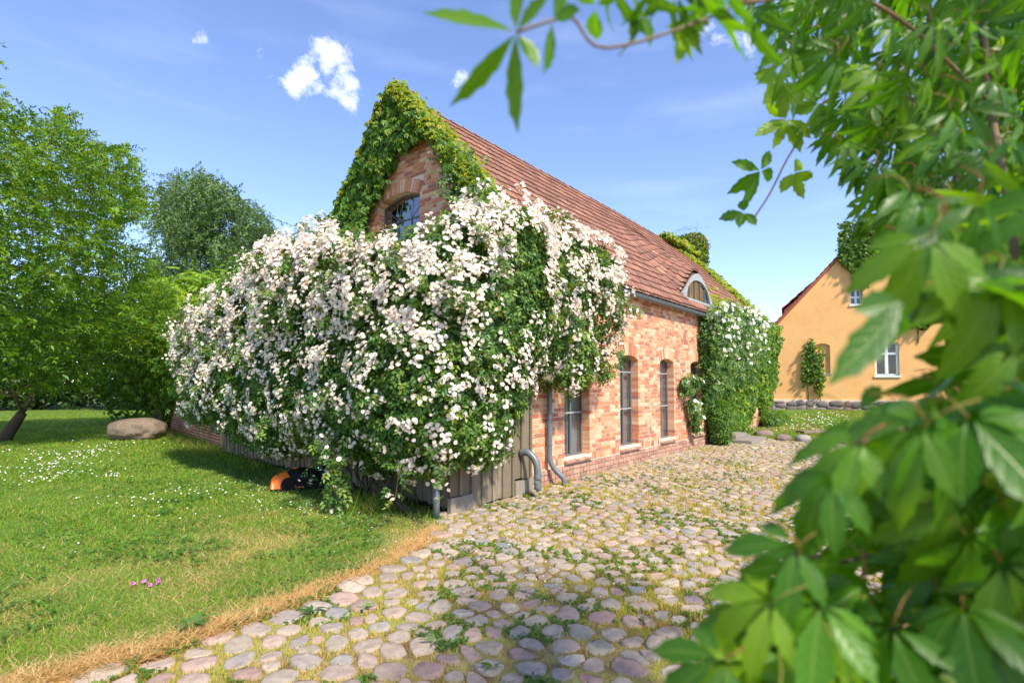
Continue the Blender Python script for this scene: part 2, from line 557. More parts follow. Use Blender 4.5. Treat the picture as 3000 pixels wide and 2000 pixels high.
back = grid('back_lawn', np.unique(np.r_[np.arange(16.95, 24, .25), np.linspace(24, 60, 20)]), np.unique(np.r_[np.linspace(-30, -3, 14), np.arange(-3, 6, .25), np.linspace(6, 30, 10)]),
            lambda x, y: gz(x, y) + .03, back_keep, m_lawn, org=np.zeros(3))

# ------------------------------------------------------------------ cobbles
pit = 0.195
pts = []
row = 0
yy = -5.0
while yy < 5.0:
    xx = -1.0 + (row % 2) * pit / 2
    while xx < 17.0:
        pts.append((xx + rng.normal(0, .045), yy + rng.normal(0, .036)))
        xx += pit * rng.choice([.62, .8, 1.0, 1.1, 1.35])
    yy += pit * .80; row += 1
pts = np.array(pts)
# rows run towards the shed, a little irregular
wob = (vnoise(pts, .5, 2) - .5) * .3
pts[:, 1] += wob
ok = (pts[:, 1] < np.where(pts[:, 0] < 4.65, border(pts[:, 0]) - .02, 4.86)) & (pts[:, 0] < 16.9)
px, py, pz = proj(np.c_[pts, np.zeros(len(pts))])
ok &= (pz > .8) & (px > -150) & (px < 3300) & (py < 2350)
pts = pts[ok]
NS = 10
th = np.arange(NS) * 2 * math.pi / NS
cob_pieces = []
cell = {}
for i, p in enumerate(pts): cell.setdefault((int(p[0] // .5), int(p[1] // .5)), []).append(i)
for i, p in enumerate(pts):
    cx_, cy_ = int(p[0] // .5), int(p[1] // .5)
    nb = [j for a in (-1, 0, 1) for b in (-1, 0, 1) for j in cell.get((cx_ + a, cy_ + b), []) if j != i]
    if not nb: continue
    D = pts[nb] - p
    L2 = (D ** 2).sum(1) / 2
    dirs = np.c_[np.cos(th), np.sin(th)]
    dot = dirs @ D.T
    rr = np.where(dot > 1e-3, L2[None] / np.maximum(dot, 1e-3), 9).min(1)
    rr = np.minimum(rr, .17) - (.007 + .014 * rng.random())
    rr = np.maximum(rr, .03)
    rr = .68 * rr + .16 * np.roll(rr, 1) + .16 * np.roll(rr, -1)
    rr *= rng.uniform(.90, 1.06, NS) * rng.uniform(.88, 1.0)
    hgt = rng.uniform(.007, .022) * min(1.2, rr.mean() / .085)
    rings = []
    tilt = rng.normal(0, .06, 2)
    for f, z in ((1.0, -.012), (.95, .70), (.82, .97), (.42, 1.0)):
        q = dirs * (rr * f)[:, None]
        h = -.012 if z < 0 else hgt * z + rng.normal(0, .0042, NS)
        rings.append(np.c_[q, np.full(NS, 0) + h + (q @ tilt if z > 0 else 0)])
    V = np.vstack(rings + [[[0, 0, hgt * 1.0]]])
    V[:, :2] += p
    V[:, 2] += .006
    cob_pieces.append(V)
F4 = []
for r_ in range(3):
    for k in range(NS):
        F4.append((r_ * NS + k, r_ * NS + (k + 1) % NS, (r_ + 1) * NS + (k + 1) % NS, (r_ + 1) * NS + k))
F3 = [(3 * NS + k, 3 * NS + (k + 1) % NS, 4 * NS) for k in range(NS)]
CF = [np.array(F4), np.array(F3)]


def emit(pieces, tf, name, massname, mat, parent, nmax=300, smooth=True, score=None, rnds=None, org=None):
    """the nmax best-scored pieces become objects, the rest one joined part"""
    P = np.array([v.mean(0) for v in pieces])
    if score is None: score = -np.linalg.norm(P - CAM, axis=1)
    order = np.argsort(-score)
    rn = rnds if rnds is not None else rng.random(len(pieces))
    for i in order[:nmax]:
        V = pieces[i]
        obj(name, V, tf, mat, parent, smooth, rnd=np.full(len(V), rn[i]))
    rest = order[nmax:]
    if len(rest):
        n = len(pieces[0])
        V = np.concatenate([pieces[i] for i in rest])
        F = [(f[None] + (np.arange(len(rest)) * n)[:, None, None]).reshape(-1, f.shape[1]) for f in tf]
        obj(massname, V, F, mat, parent, smooth, rnd=np.repeat(rn[rest], n), kind='stuff')


VINE_SIL = [(1830, 2100), (2080, 1750), (2130, 1560), (2330, 1400), (2400, 1270), (2560, 1130), (3200, 900), (3200, 2100)]
cp = np.array([v.mean(0) for v in cob_pieces])
x, y, z = proj(cp)
vis = (x > 0) & (x < 3000) & (y < 2000) & ~inpoly(x, y, VINE_SIL)
cob_score = np.where(vis, 0, -50) - z
emit(cob_pieces, CF, 'cobblestone', 'cobblestone_field', m_cobble, yard, 300, True, cob_score)

# ================================================================== BARN
GX, WY, RY, RZ = 6.40, 4.95, 7.95, 7.15       # gable plane, long wall plane, ridge
FX = 22.0
TAN = 1.15
EZ = RZ - TAN * (RY - WY)                      # 3.70 roof surface above the wall plane
barn = thing('brick_barn', (GX, WY, 0), 'long red and buff brick barn with clay tile roof and eyebrow dormer', 'barn')


def longw(u, d, z):      # d = proud of the wall plane
    return np.array([u, WY - d, z])


def gabw(u, d, z):
    return np.array([GX - d, u, z])


def arch_hw(op, z):
    a, b, z0, zs, rise = op
    if z < z0 or z > zs + rise: return None
    c, hw = (a + b) / 2, (b - a) / 2
    if z <= zs: return a, b
    Rr = (hw * hw + rise * rise) / (2 * rise)
    dz = z - (zs + rise - Rr)
    w = math.sqrt(max(0, Rr * Rr - dz * dz))
    return c - w, c + w


def bands(mb, zs, Lf, Rf, ops, fn, d0, d1):
    for z0, z1 in zip(zs[:-1], zs[1:]):
        if z1 - z0 < 1e-5: continue
        res = []
        for z in (z0 + 1e-5, z1 - 1e-5):
            iv = [Lf(z)]
            for op in sorted(ops, key=lambda o_: o_[0]):
                if op[2] < (z0 + z1) / 2 < op[3] + op[4]:
                    h = arch_hw(op, z)
                    if h is None: c = (op[0] + op[1]) / 2; h = (c, c)
                    iv += [h[0], h[1]]
            iv.append(Rf(z))
            res.append(iv)
        for k in range(0, len(res[0]), 2):
            a0, b0 = res[0][k:k + 2]; a1, b1 = res[1][k:k + 2]
            mb.prism([(a0, z0), (b0, z0), (b1, z1), (a1, z1)], fn, d0, d1)


def zlevels(lo, hi, ops, extra=()):
    z = {lo, hi, *extra}
    for op in ops:
        z |= {op[2], op[3]}
        z |= {op[3] + op[4] * f for f in (.3, .55, .75, .9, 1.0)}
    return sorted(v for v in z if lo <= v <= hi)


def brickwork(u0, u1, z0, z1, ops, fn, ch=.0765, dep=.02, archdepth=.25, seed=0):
    r = random.Random(seed)
    out = []
    nrow = int((z1 - z0) / ch)
    for i in range(nrow):
        za = z0 + i * ch; zb = za + ch - .0145; zm = (za + zb) / 2
        lo, hi = u0(zm), u1(zm)
        if hi - lo < .1: continue
        hol = []
        for op in ops:
            a, b, zo, zsp, rise = op
            if zo < zm < zsp: hol.append((a, b, True))
            elif zsp <= zm < zsp + rise + archdepth - .02: hol.append((a - .05 - .25 * max(0, zm - zsp) * .5, b + .05 + .25 * max(0, zm - zsp) * .5, False))
        segs = []; cur = lo; clo = False
        for a, b, isop in sorted(hol):
            if a > cur: segs.append((cur, a, clo, isop))
            cur, clo = max(cur, b), isop
        if cur < hi: segs.append((cur, hi, clo, False))
        for a, b, dl, dr in segs:
            u = a; first = True
            if i % 2: nxt = [.105, .22, .22]
            else: nxt = [.22, .22, .105]
            k = r.randrange(3) if not dl else 0
            while u < b - .02:
                L = nxt[k % 3] if r.random() > .18 else r.choice([.105, .22]); k += 1
                e = min(u + L, b)
                if b - e < .06: e = b
                last = e >= b - 1e-6
                dd = .21 if (first and dl) or (last and dr) else dep
                out.append((u, e - (0 if last and dr else .0145), za, zb, dd))
                u = e if last else u + L; first = False
                if last: break
    pieces = []
    for (a, b, za, zb, dd) in out:
        pr = .007 + .004 * r.random()
        V = np.array([fn(a, pr, za), fn(b, pr, za), fn(b, -dd, za), fn(a, -dd, za), fn(a, pr, zb), fn(b, pr, zb), fn(b, -dd, zb), fn(a, -dd, zb)], float)
        V[[0, 1, 4, 5]] += rng.normal(0, .0016, (4, 3))
        pieces.append(V)
    return pieces


BF = [np.array([(0, 3, 2, 1), (4, 5, 6, 7), (0, 1, 5, 4), (1, 2, 6, 5), (2, 3, 7, 6), (3, 0, 4, 7)])]


def voussoirs(op, fn, depth=.245, w=.062):
    a, b, z0, zs, rise = op
    c, hw = (a + b) / 2, (b - a) / 2
    Rr = (hw * hw + rise * rise) / (2 * rise); zc = zs + rise - Rr
    A = math.asin(min(1, hw / Rr))
    n = max(3, int(2 * A * Rr / (w + .011)))
    pcs = []
    for i in range(n):
        t0 = -A + 2 * A * i / n + .006 / Rr; t1 = -A + 2 * A * (i + 1) / n - .006 / Rr
        def pt(t, r_): return c + r_ * math.sin(t), zc + r_ * math.cos(t)
        q = [pt(t0, Rr), pt(t1, Rr), pt(t1, Rr + depth), pt(t0, Rr + depth)]
        pr = .010 + .004 * random.random()
        pcs.append(np.array([fn(q[0][0], pr, q[0][1]), fn(q[1][0], pr, q[1][1]), fn(q[1][0], -.21, q[1][1]), fn(q[0][0], -.21, q[0][1]),
                             fn(q[3][0], pr, q[3][1]), fn(q[2][0], pr, q[2][1]), fn(q[2][0], -.21, q[2][1]), fn(q[3][0], -.21, q[3][1])]))
    return pcs


WINS = [(7.56, 8.38), (9.56, 10.38), (11.50, 12.30), (13.40, 14.20)]
lops = [(a, b, .36, 2.13, .085) for a, b in WINS] + [(15.35, 16.30, .20, 2.13, .09)]
gops = [(7.30, 8.52, 3.95, 5.08, .15)]
core_l = [(a - .006, b + .006, c_, d_, e_) for a, b, c_, d_, e_ in lops]
mb = MB()
bands(mb, zlevels(0, 3.62, core_l), lambda z: GX + .002, lambda z: FX, core_l, longw, 0, -.34)
wall = mb.build('long_wall', m_mortar, barn)
core_g = [(a - .006, b + .006, c_, d_, e_) for a, b, c_, d_, e_ in gops]


def gl(z): return WY + .36 if z < EZ - .12 else RY - (RZ - .12 - z) / TAN * 1.0
def gr(z): return 2 * RY - gl(z) if z >= EZ - .12 else 2 * RY - WY


mb = MB()
bands(mb, zlevels(0, RZ - .13, core_g, (EZ - .12,)), gl, gr, core_g, gabw, 0, -.34)
gable = mb.build('gable_wall', m_mortar, barn)
mb = MB(); mb.box((GX + .36, 2 * RY - WY - .3, 0), (FX, 2 * RY - WY, 3.6)); mb.box((FX - .34, WY + .36, 0), (FX - .002, 2 * RY - WY - .32, 3.6))
bands(mb, [3.6, RZ - .15], gl, gr, [], lambda u, d, z: np.array([FX - .002 - d, u, z]), 0, .34)
mb.build('rear_wall', m_mortar, barn)
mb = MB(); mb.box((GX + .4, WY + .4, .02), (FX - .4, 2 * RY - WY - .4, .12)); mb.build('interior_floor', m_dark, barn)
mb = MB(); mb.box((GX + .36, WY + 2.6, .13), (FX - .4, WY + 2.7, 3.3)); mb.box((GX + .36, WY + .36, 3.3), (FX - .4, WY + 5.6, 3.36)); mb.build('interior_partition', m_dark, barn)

# bricks of the long wall
lb = brickwork(lambda z: GX - .004, lambda z: FX, .395, 3.62, lops, longw, seed=3)
for op in lops: lb += voussoirs(op, longw)
# upright course at sill level
r = random.Random(4)
u = GX
while u < 21.9:
    if not any(a - .06 < u + .035 < b + .06 for a, b, *_ in lops):
        V = np.array([longw(u, .010, .275), longw(u + .062, .010, .275), longw(u + .062, -.02, .275), longw(u, -.02, .275), longw(u, .010, .385), longw(u + .062, .010, .385), longw(u + .062, -.02, .385), longw(u, -.02, .385)])
        V[[0, 1, 4, 5]] += rng.normal(0, .002, (4, 3)); lb.append(V)
    u += .074
pb = brickwork(lambda z: GX - .004, lambda z: FX, .0, .275, [(15.3, 16.4, -.1, .6, .05)], lambda u, d, z: longw(u, d + .018, z), ch=.0885, dep=.04, seed=9)
gb = brickwork(lambda z: gl(z) - (.36 if z < EZ - .12 else 0), gr, 2.15, RZ - .16, gops, gabw, seed=5)
for op in gops: gb += voussoirs(op, gabw)
ROSE_SIL = [(532, 990), (592, 915), (662, 845), (738, 785), (818, 730), (900, 712), (960, 685), (1080, 715), (1110, 705), (1160, 695), (1240, 690), (1300, 645),
            (1400, 590), (1500, 612), (1600, 640), (1700, 660), (1760, 720), (1800, 730), (1808, 800), (1830, 880), (1838, 940), (1800, 1000), (1795, 1120),
            (1700, 1160), (1600, 1130), (1520, 1200), (1490, 1260), (1470, 1330), (1400, 1395), (1330, 1370), (1250, 1390), (1180, 1400), (1120, 1385), (1000, 1415), (930, 1395), (880, 1400),
            (790, 1395), (748, 1325), (700, 1255), (650, 1200), (568, 1222), (540, 1160)]
GIVY = [(930, 700), (985, 610), (1030, 500), (1070, 400), (1105, 290), (1150, 235), (1190, 245), (1250, 310), (1320, 370), (1380, 430), (1430, 490), (1450, 560), (1520, 630), (1400, 640),
        (1340, 610), (1330, 585), (1345, 520), (1310, 490), (1290, 440), (1266, 392), (1228, 388), (1196, 415), (1182, 440), (1166, 464), (1142, 480), (1126, 510), (1118, 540), (1112, 566), (1086, 585), (1066, 625), (1056, 660), (1048, 700)]
FIVY = [(2020, 935), (2070, 900), (2200, 890), (2275, 980), (2275, 1060), (2262, 1180), (2200, 1235), (2110, 1220), (2090, 1130), (2040, 1080)]
allb = lb + gb + pb
cb = np.array([v.mean(0) for v in allb])
x, y, z = proj(cb)
hid = inpoly(x, y, ROSE_SIL) | inpoly(x, y, GIVY) | inpoly(x, y, FIVY)
is_g = np.r_[np.zeros(len(lb)), np.ones(len(gb)), np.zeros(len(pb))] > 0
siz = np.array([np.linalg.norm(v[0] - v[1]) for v in allb])
sc_ = np.where(hid | (is_g & (cb[:, 2] < 4.0)) | (x < 1560) & ~is_g, -99, 0) - z + siz * 6
order = np.argsort(-sc_); sel = np.zeros(len(allb), bool); sel[order[:300]] = True
rn = rng.random(len(allb))
for nm, idx, par, mat in (('brick', np.arange(len(lb)), wall, m_brick), ('brick', np.arange(len(lb), len(lb) + len(gb)), gable, m_brick), ('brick', np.arange(len(lb) + len(gb), len(allb)), wall, m_plinth)):
    ii = [i for i in idx if sel[i]]
    for i in ii: obj('brick', allb[i], BF, mat, par, False, rnd=np.full(8, rn[i]))
    rest = [i for i in idx if not sel[i]]
    V = np.concatenate([allb[i] for i in rest])
    F = [(f[None] + (np.arange(len(rest)) * 8)[:, None, None]).reshape(-1, 4) for f in BF]
    obj('plinth_brickwork' if mat is m_plinth else 'brickwork', V, F, mat, par, False, rnd=np.repeat(rn[rest], 8), kind='stuff')

# sills, windows, door
for (a, b) in WINS:
    n = 11
    sill = None
    for i in range(n):
        u0_, u1_ = a - .03 + (b - a + .06) * i / n, a - .03 + (b - a + .06) * (i + 1) / n - .004
        s = MB()
        j = rng.normal(0, .003, 4)
        V = np.array([[u0_, WY - .075, .285], [u1_, WY - .075, .285], [u1_, WY + .20, .30], [u0_, WY + .20, .30], [u0_, WY - .085, .315 + j[0]], [u1_, WY - .085, .315 + j[1]], [u1_, WY + .20, .375], [u0_, WY + .20, .375]])
        s.add(V, BF[0].tolist(), rng.random())
        if sill is None: sill = s.build('window_sill', m_sillb if 'm_sillb' in globals() else m_plinth, barn)
        else: s.build('sill_brick', m_plinth, sill)
    fy = WY + .17
    fr = MB()
    w = .03
    def bar(x0, x1, z0, z1, d=.04, mb_=None, y0=None):
        (mb_ or fr).box((x0, (y0 or fy) - d / 2, z0), (x1, (y0 or fy) + d / 2, z1))
    bar(a, a + w, .36, 2.2); bar(b - w, b, .36, 2.2); bar(a + w, b - w, .37, .37 + w)
    for i in range(8):                        # arched head
        t0, t1 = i / 8, (i + 1) / 8
        def hz(t): return 2.13 + .085 * (1 - (2 * t - 1) ** 2)
        u0_, u1_ = a + (b - a) * t0, a + (b - a) * t1
        fr.prism([(u0_, hz(t0) - w), (u1_, hz(t1) - w), (u1_, hz(t1) + .004), (u0_, hz(t0) + .004)], lambda u, d, z: np.array([u, d, z]), fy - .021, fy + .021)
    win = fr.build('window_frame', m_frame, barn)
    mm = MB(); mid = a + (b - a) * .52
    mm.box((mid - .018, fy - .026, .39), (mid + .018, fy + .026, 2.2)); mm.build('mullion', m_frame, win)
    for z0 in (1.115, 1.87):
        mm = MB(); mm.box((a + w, fy - .030, z0 - .012), (b - w, fy + .030, z0 + .012)); mm.build('glazing_bar', m_frame2, win)
    for (x0, x1) in ((a + w, mid - .018), (mid + .018, b - w)):
        for z0, z1 in ((.39, 1.103), (1.127, 1.858), (1.882, 2.15)):
            pn = MB(); pn.box((x0, fy - .003, z0), (x1, fy + .003, z1)); pn.build('pane', m_glass, win)
    cu = MB()
    V = []; nf = 14
    for i in range(nf + 1):
        xx = mid + .0 + (b + .1 - mid) * i / nf; yy = fy + .10 + .02 * math.sin(i * 2.2)
        V += [[xx, yy, .37], [xx, yy, 2.25]]
    cu.add(V, [(2 * i, 2 * i + 2, 2 * i + 3, 2 * i + 1) for i in range(nf)])
    cu.build('curtain', m_curtain, win, smooth=True)
# door at the far end
dr = MB(); dr.box((15.36, WY + .16, .2), (16.29, WY + .21, 2.2)); door = dr.build('door', m_frame2, barn)
for i in range(6):
    dr = MB(); dr.box((15.38 + i * .15, WY + .145, .24), (15.38 + i * .15 + .142, WY + .162, 2.1)); dr.build('door_board', m_frame2, door)
dr = MB(); dr.tube([(15.46, WY + .11, 1.15), (15.60, WY + .11, 1.15)], .012); dr.build('door_handle', m_zinc, door)

# gable window
fxg = GX + .17
a, b = 7.30, 8.52
fr = MB()
fr.box((fxg - .02, a, 3.95), (fxg + .02, a + .04, 5.1)); fr.box((fxg - .02, b - .04, 3.95), (fxg + .02, b, 5.1)); fr.box((fxg - .02, a + .04, 3.95), (fxg + .02, b - .04, 3.99))
for i in range(10):
    t0, t1 = i / 10, (i + 1) / 10
    def hz(t): return 5.08 + .15 * (1 - (2 * t - 1) ** 2)
    fr.prism([(a + (b - a) * t0, hz(t0) - .04), (a + (b - a) * t1, hz(t1) - .04), (a + (b - a) * t1, hz(t1) + .004), (a + (b - a) * t0, hz(t0) + .004)], lambda u, d, z: np.array([d, u, z]), fxg - .021, fxg + .021)
gwin = fr.build('gable_window', m_frame, barn)
for y0 in (a + .41, b - .41):
    mm = MB(); mm.box((fxg - .016, y0 - .012, 3.99), (fxg + .016, y0 + .012, 4.74)); mm.build('glazing_bar', m_frame, gwin)
mm = MB(); mm.box((fxg - .019, a + .04, 4.74), (fxg + .019, b - .04, 4.765)); mm.build('glazing_bar', m_frame, gwin)
mm = MB(); mm.box((fxg - .019, a + .04, 4.36), (fxg + .019, b - .04, 4.385)); mm.build('glazing_bar', m_frame, gwin)
for (y0, y1, z1) in ((a + .41, a + .12, 5.02), (a + .41, a + .56, 5.16), (b - .41, b - .12, 5.02), (b - .41, b - .56, 5.16), (a + .41, a + .36, 5.14), (b - .41, b - .36, 5.14)):
    mm = MB(); mm.tube([(fxg, y0, 4.76), (fxg, y1, z1)], .012, 4); mm.build('glazing_bar', m_frame, gwin)
mm = MB(); mm.box((fxg - .003, a + .03, 3.98), (fxg + .003, b - .03, 5.2)); mm.build('pane', glass('gable_glass', (.55, .6, .62), 2.6), gwin)
gs = MB(); gs.box((GX - .05, a - .05, 3.88), (GX + .16, b + .05, 3.945)); gs.build('gable_sill', m_plinth, barn)

# ------------------------------------------------------------------ roof
DX, DY, DH, DW = 14.38, 5.10, .80, 1.5           # eyebrow dormer
EAVE_Y = WY - .14


def sag(x):
    return -.04 * np.sin(np.pi * np.clip((x - GX) / (FX - GX), 0, 1)) - .28 * np.clip((x - 13) / 9, 0, 1) ** 2


def roofz(x, y, bump=True):
    x = np.asarray(x, float); y = np.asarray(y, float)
    f = np.clip((y - WY) / (RY - WY), 0, 1)
    z = RZ - TAN * (RY - y) + sag(x) * f
    if bump:
        s = np.clip(1 - (y - DY) / 2.35, 0, 1) ** 1.25
        wx = DW * (1 + .25 * np.clip((y - DY) / 2, 0, 1))
        q = np.clip(np.abs(x - DX) / wx, 0, 1)
        z = z + np.where(y >= DY - 1e-4, DH * s * (.5 + .5 * np.cos(np.pi * q)), 0)
    z = z + .018 * (vnoise(np.c_[x.ravel(), y.ravel()], .8, 31).reshape(z.shape) - .5)
    return z


RX0, RX1 = GX - .10, FX + .12
xs = np.arange(RX0, RX1 + .01, .12); 
def roof_sheet(ys, bump):
    X, Y = np.meshgrid(xs, ys, indexing='ij')
    Z = roofz(X, Y, bump) - .035
    V = np.c_[X.ravel(), Y.ravel(), Z.ravel()]
    I = np.arange(len(xs) * len(ys)).reshape(len(xs), len(ys))
    F = np.stack([I[:-1, :-1], I[1:, :-1], I[1:, 1:], I[:-1, 1:]], -1).reshape(-1, 4)
    return V, F
V1, Fa = roof_sheet(np.array([EAVE_Y, 4.95, DY - .002]), False)
V2, Fb = roof_sheet(np.linspace(DY, RY, 22), True)
V3 = V2.copy(); V3[:, 1] = 2 * RY - V3[:, 1]
X3, Y3 = np.meshgrid(xs, np.array([RY, 2 * RY - EAVE_Y]), indexing='ij')
V3 = np.c_[X3.ravel(), Y3.ravel(), (RZ - TAN * (Y3 - RY) + np.where(Y3 < RY + .1, sag(X3), 0)).ravel() - .035]
I = np.arange(len(xs) * 2).reshape(len(xs), 2)
Fc = np.stack([I[:-1, :-1], I[1:, :-1], I[1:, 1:], I[:-1, 1:]], -1).reshape(-1, 4)
roof = obj('roof', np.vstack([V1, V2, V3]), [np.vstack([Fa, Fb + len(V1), Fc + len(V1) + len(V2)])], m_lath, barn)

# plain tiles laid in double courses
tw, tl, tt = .172, .34, .020
ol = [(-.5, 0), (-.5, -.78), (-.36, -.93), (0, -1.0), (.36, -.93), (.5, -.78), (.5, 0)]
tv = np.array([[u * tw, v * tl, tt] for u, v in ol] + [[u * tw, v * tl, 0] for u, v in ol])
TF = [np.array([(0, 1, 2, 3, 4, 5, 6)]), np.array([(k + 7, k + 8, k + 1, k) for k in range(6)])]
TILE = []
cs = 1 / math.sqrt(1 + TAN * TAN)
slope_len = (RY - EAVE_Y) / cs
ncourse = 17
for c in range(ncourse):
    for layer in (0, 1):
        s_low = c * slope_len / ncourse + (.055 if layer else 0)
        s_top = s_low + tl * .93
        n = int((RX1 - RX0) / (tw + .004))
        off = (.5 if (layer + c) % 2 else 0) * tw
        X = RX0 + tw * .5 + off + np.arange(n) * (tw + .004) + rng.normal(0, .004, n)
        slo = s_low + rng.normal(0, .009, n)
        yl = EAVE_Y - .06 + slo * cs; yh = np.minimum(yl + tl * .93 * cs, RY + .02)
        ym = (yl + yh) / 2
        use_b = ym > DY + .02
        cut = (np.abs(X - DX) < 1.12) & (yl < DY + .0) & (yh > DY - .02)
        def rz(x_, y_): return np.where(use_b, roofz(x_, np.maximum(y_, DY), True) - np.where(y_ < DY, (DY - y_) * .35, 0), roofz(x_, y_, False))
        Pl = np.c_[X, yl, rz(X, yl)]; Ph = np.c_[X, yh, rz(X, yh)]
        Xl = np.c_[X + .05, ym, rz(X + .05, ym)] - np.c_[X - .05, ym, rz(X - .05, ym)]
        Yd = nrm(Ph - Pl); Xd = nrm(Xl); Nn = nrm(np.cross(Xd, Yd)); Xd = np.cross(Yd, Nn)
        lift = .014 + (.030 if layer else 0)
        top = Pl + Yd * tl
        tiltn = rng.normal(0, .012, n)
        for i in range(n):
            if X[i] > RX1 - .05 or cut[i]: continue
            Rm = np.stack([Xd[i], Yd[i], Nn[i]], 1)
            v = tv.copy(); v[:, 2] += (-v[:, 1] / tl) * (.030) + v[:, 0] * tiltn[i]
            v[:, 1] *= (np.linalg.norm(Ph[i] - Pl[i]) / (tl * .93)) if yh[i] >= RY + .01 else 1
            TILE.append(v @ Rm.T + Pl[i] + Yd[i] * (-v[:, 1].min()) + Nn[i] * (lift - .035 + .02))
tc_ = np.array([t.mean(0) for t in TILE])
x, y, z = proj(tc_)
hid = inpoly(x, y, ROSE_SIL) | inpoly(x, y, GIVY) | inpoly(x, y, FIVY)
emit(TILE, TF, 'roof_tile', 'roof_tile_field', m_tile, roof, 300, False, np.where(hid, -99, 0) - z)
# ridge tiles
for i in range(44):
    x0 = RX0 + i * (RX1 - RX0) / 44; x1 = x0 + (RX1 - RX0) / 44 + .03
    V = []; rr_ = .105
    for k, (xx, q) in enumerate(((x0, 1.06), (x1, .94))):
        for a_ in np.linspace(-1.2, 1.2, 7):
            V.append([xx, RY + rr_ * q * math.sin(a_) * 1.1, RZ + float(sag(np.array(xx))) - .075 + rr_ * q * math.cos(a_) + .02])
    V = np.array(V); V += rng.normal(0, .003, 3)
    F = [(k, k + 1, k + 8, k + 7) for k in range(6)]
    obj('ridge_tile', V, [np.array(F)], m_tile, roof, True, rnd=np.full(len(V), rng.random()))
# verge boards
for X_, nm in ((RX0 - .012, 'verge_board'), (RX1 + .004, 'verge_board')):
    mb = MB()
    for sgn in (1, -1):
        ya, yb = (EAVE_Y, RY) if sgn > 0 else (2 * RY - EAVE_Y, RY)
        za, zb = RZ - TAN * (RY - EAVE_Y), RZ
        dz_ = 0 if X_ < 10 else -.28
        mb.add([[X_, ya, za - .16], [X_, yb, zb - .16 + dz_], [X_, yb, zb - .03 + dz_], [X_, ya, za - .03], [X_ + .02, ya, za - .16], [X_ + .02, yb, zb - .16 + dz_], [X_ + .02, yb, zb - .03 + dz_], [X_ + .02, ya, za - .03]], BF[0].tolist())
    mb.build(nm, m_wood, barn)

# eyebrow dormer front
def brow(xx, k=1.0):
    q = min(1, abs(xx - DX) / DW)
    return float(roofz(np.array(DX), np.array(DY), False)) + k * DH * (.5 + .5 * math.cos(math.pi * q)) * .97
zb0 = float(roofz(np.array(DX), np.array(DY - .01), False)) - .02
ex = np.linspace(DX - 1.12, DX + 1.12, 25)
yf = DY - .03
def ein(xx):
    q = min(1, abs(xx - DX) / .88)
    return zb0 + .05 + (.54 * math.sqrt(max(0, 1 - q * q)))
s = MB()
for p, q in zip(ex[:-1], ex[1:]):
    lo0 = ein(p) if abs(p - DX) < .88 else zb0; lo1 = ein(q) if abs(q - DX) < .88 else zb0
    t0, t1 = brow(p) - .02, brow(q) - .02
    if max(t0 - lo0, t1 - lo1) > .01:
        s.prism([(p, lo0), (q, lo1), (q, max(t1, lo1 + .004)), (p, max(t0, lo0 + .004))], lambda u, d, z: np.array([u, d, z]), yf - .03, yf + .05)
brow_o = s.build('eyebrow_window', m_frame2, barn)
s = MB(); s.box((DX - 1.14, yf - .10, zb0 - .05), (DX + 1.14, yf + .045, zb0 + .015)); s.build('window_sill', m_frame2, brow_o)
for xx in (DX - .58, DX - .2, DX + .2, DX + .58):
    s = MB(); s.box((xx - .018, yf, zb0 + .02), (xx + .018, yf + .04, ein(xx) + .01)); s.build('mullion', m_frame, brow_o)
s = MB()
for p, q in zip(ex[:-1], ex[1:]):
    if abs(p - DX) < .89 and abs(q - DX) < .89:
        s.prism([(p, zb0 + .02), (q, zb0 + .02), (q, ein(q)), (p, ein(p))], lambda u, d, z: np.array([u, d, z]), yf + .018, yf + .024)
s.build('pane', m_glass, brow_o)
for i in range(9):
    s = MB(); s.box((DX - .85 + i * .19, yf + .22 + .01 * (i % 2), zb0 + .02), (DX - .85 + i * .19 + .18, yf + .25 + .01 * (i % 2), zb0 + .62), rng.random()); s.build('attic_board', m_oldwood, brow_o)

# gutter and downpipes
g = []
xs_g = np.linspace(GX - .08, 21.5, 34)
gy, gzv = EAVE_Y - .05, 3.44
V = []; nA = 9
for xx in xs_g:
    for a_ in np.linspace(math.pi, 2 * math.pi, nA): V.append([xx, gy + .068 * math.cos(a_), gzv + .068 * math.sin(a_)])
for xx in xs_g:
    for a_ in np.linspace(math.pi, 2 * math.pi, nA): V.append([xx, gy + .062 * math.cos(a_), gzv + .002 + .062 * math.sin(a_)])
nV = len(xs_g) * nA
F = []
for i in range(len(xs_g) - 1):
    for k in range(nA - 1):
        F.append((i * nA + k, i * nA + k + 1, (i + 1) * nA + k + 1, (i + 1) * nA + k))
        F.append((nV + i * nA + k, nV + (i + 1) * nA + k, nV + (i + 1) * nA + k + 1, nV + i * nA + k + 1))
    for k in (0, nA - 1): F.append((i * nA + k, (i + 1) * nA + k, nV + (i + 1) * nA + k, nV + i * nA + k))
gut = obj('gutter', V, [np.array(F)], m_zinc, barn)
for xx in np.arange(GX + .3, 21.4, .75):
    s = MB(); s.tube([(xx, gy + .071 * math.cos(a_), gzv + .071 * math.sin(a_)) for a_ in np.linspace(math.pi * .98, 2 * math.pi, 10)], .006, 5); s.build('gutter_bracket', m_zinc, gut)
bead = MB(); bead.tube([(GX - .08, gy - .068, gzv + .004), (21.5, gy - .068, gzv + .004)], .010, 6); bead.build('gutter_bead', m_zinc, gut)
dpx, dpy = 7.00, WY - .09
path = smoothpath([(dpx, dpy, 3.38), (dpx, dpy, 2.5), (dpx, dpy, 1.4), (dpx, dpy, .62), (dpx, dpy, .42), (dpx + .06, dpy - .06, .26), (dpx + .14, dpy - .16, .13), (dpx + .16, dpy - .18, .0)], 40)
s = MB(); s.tube(path, .043, 14); dp = s.build('downpipe', m_zinc, barn, smooth=True)
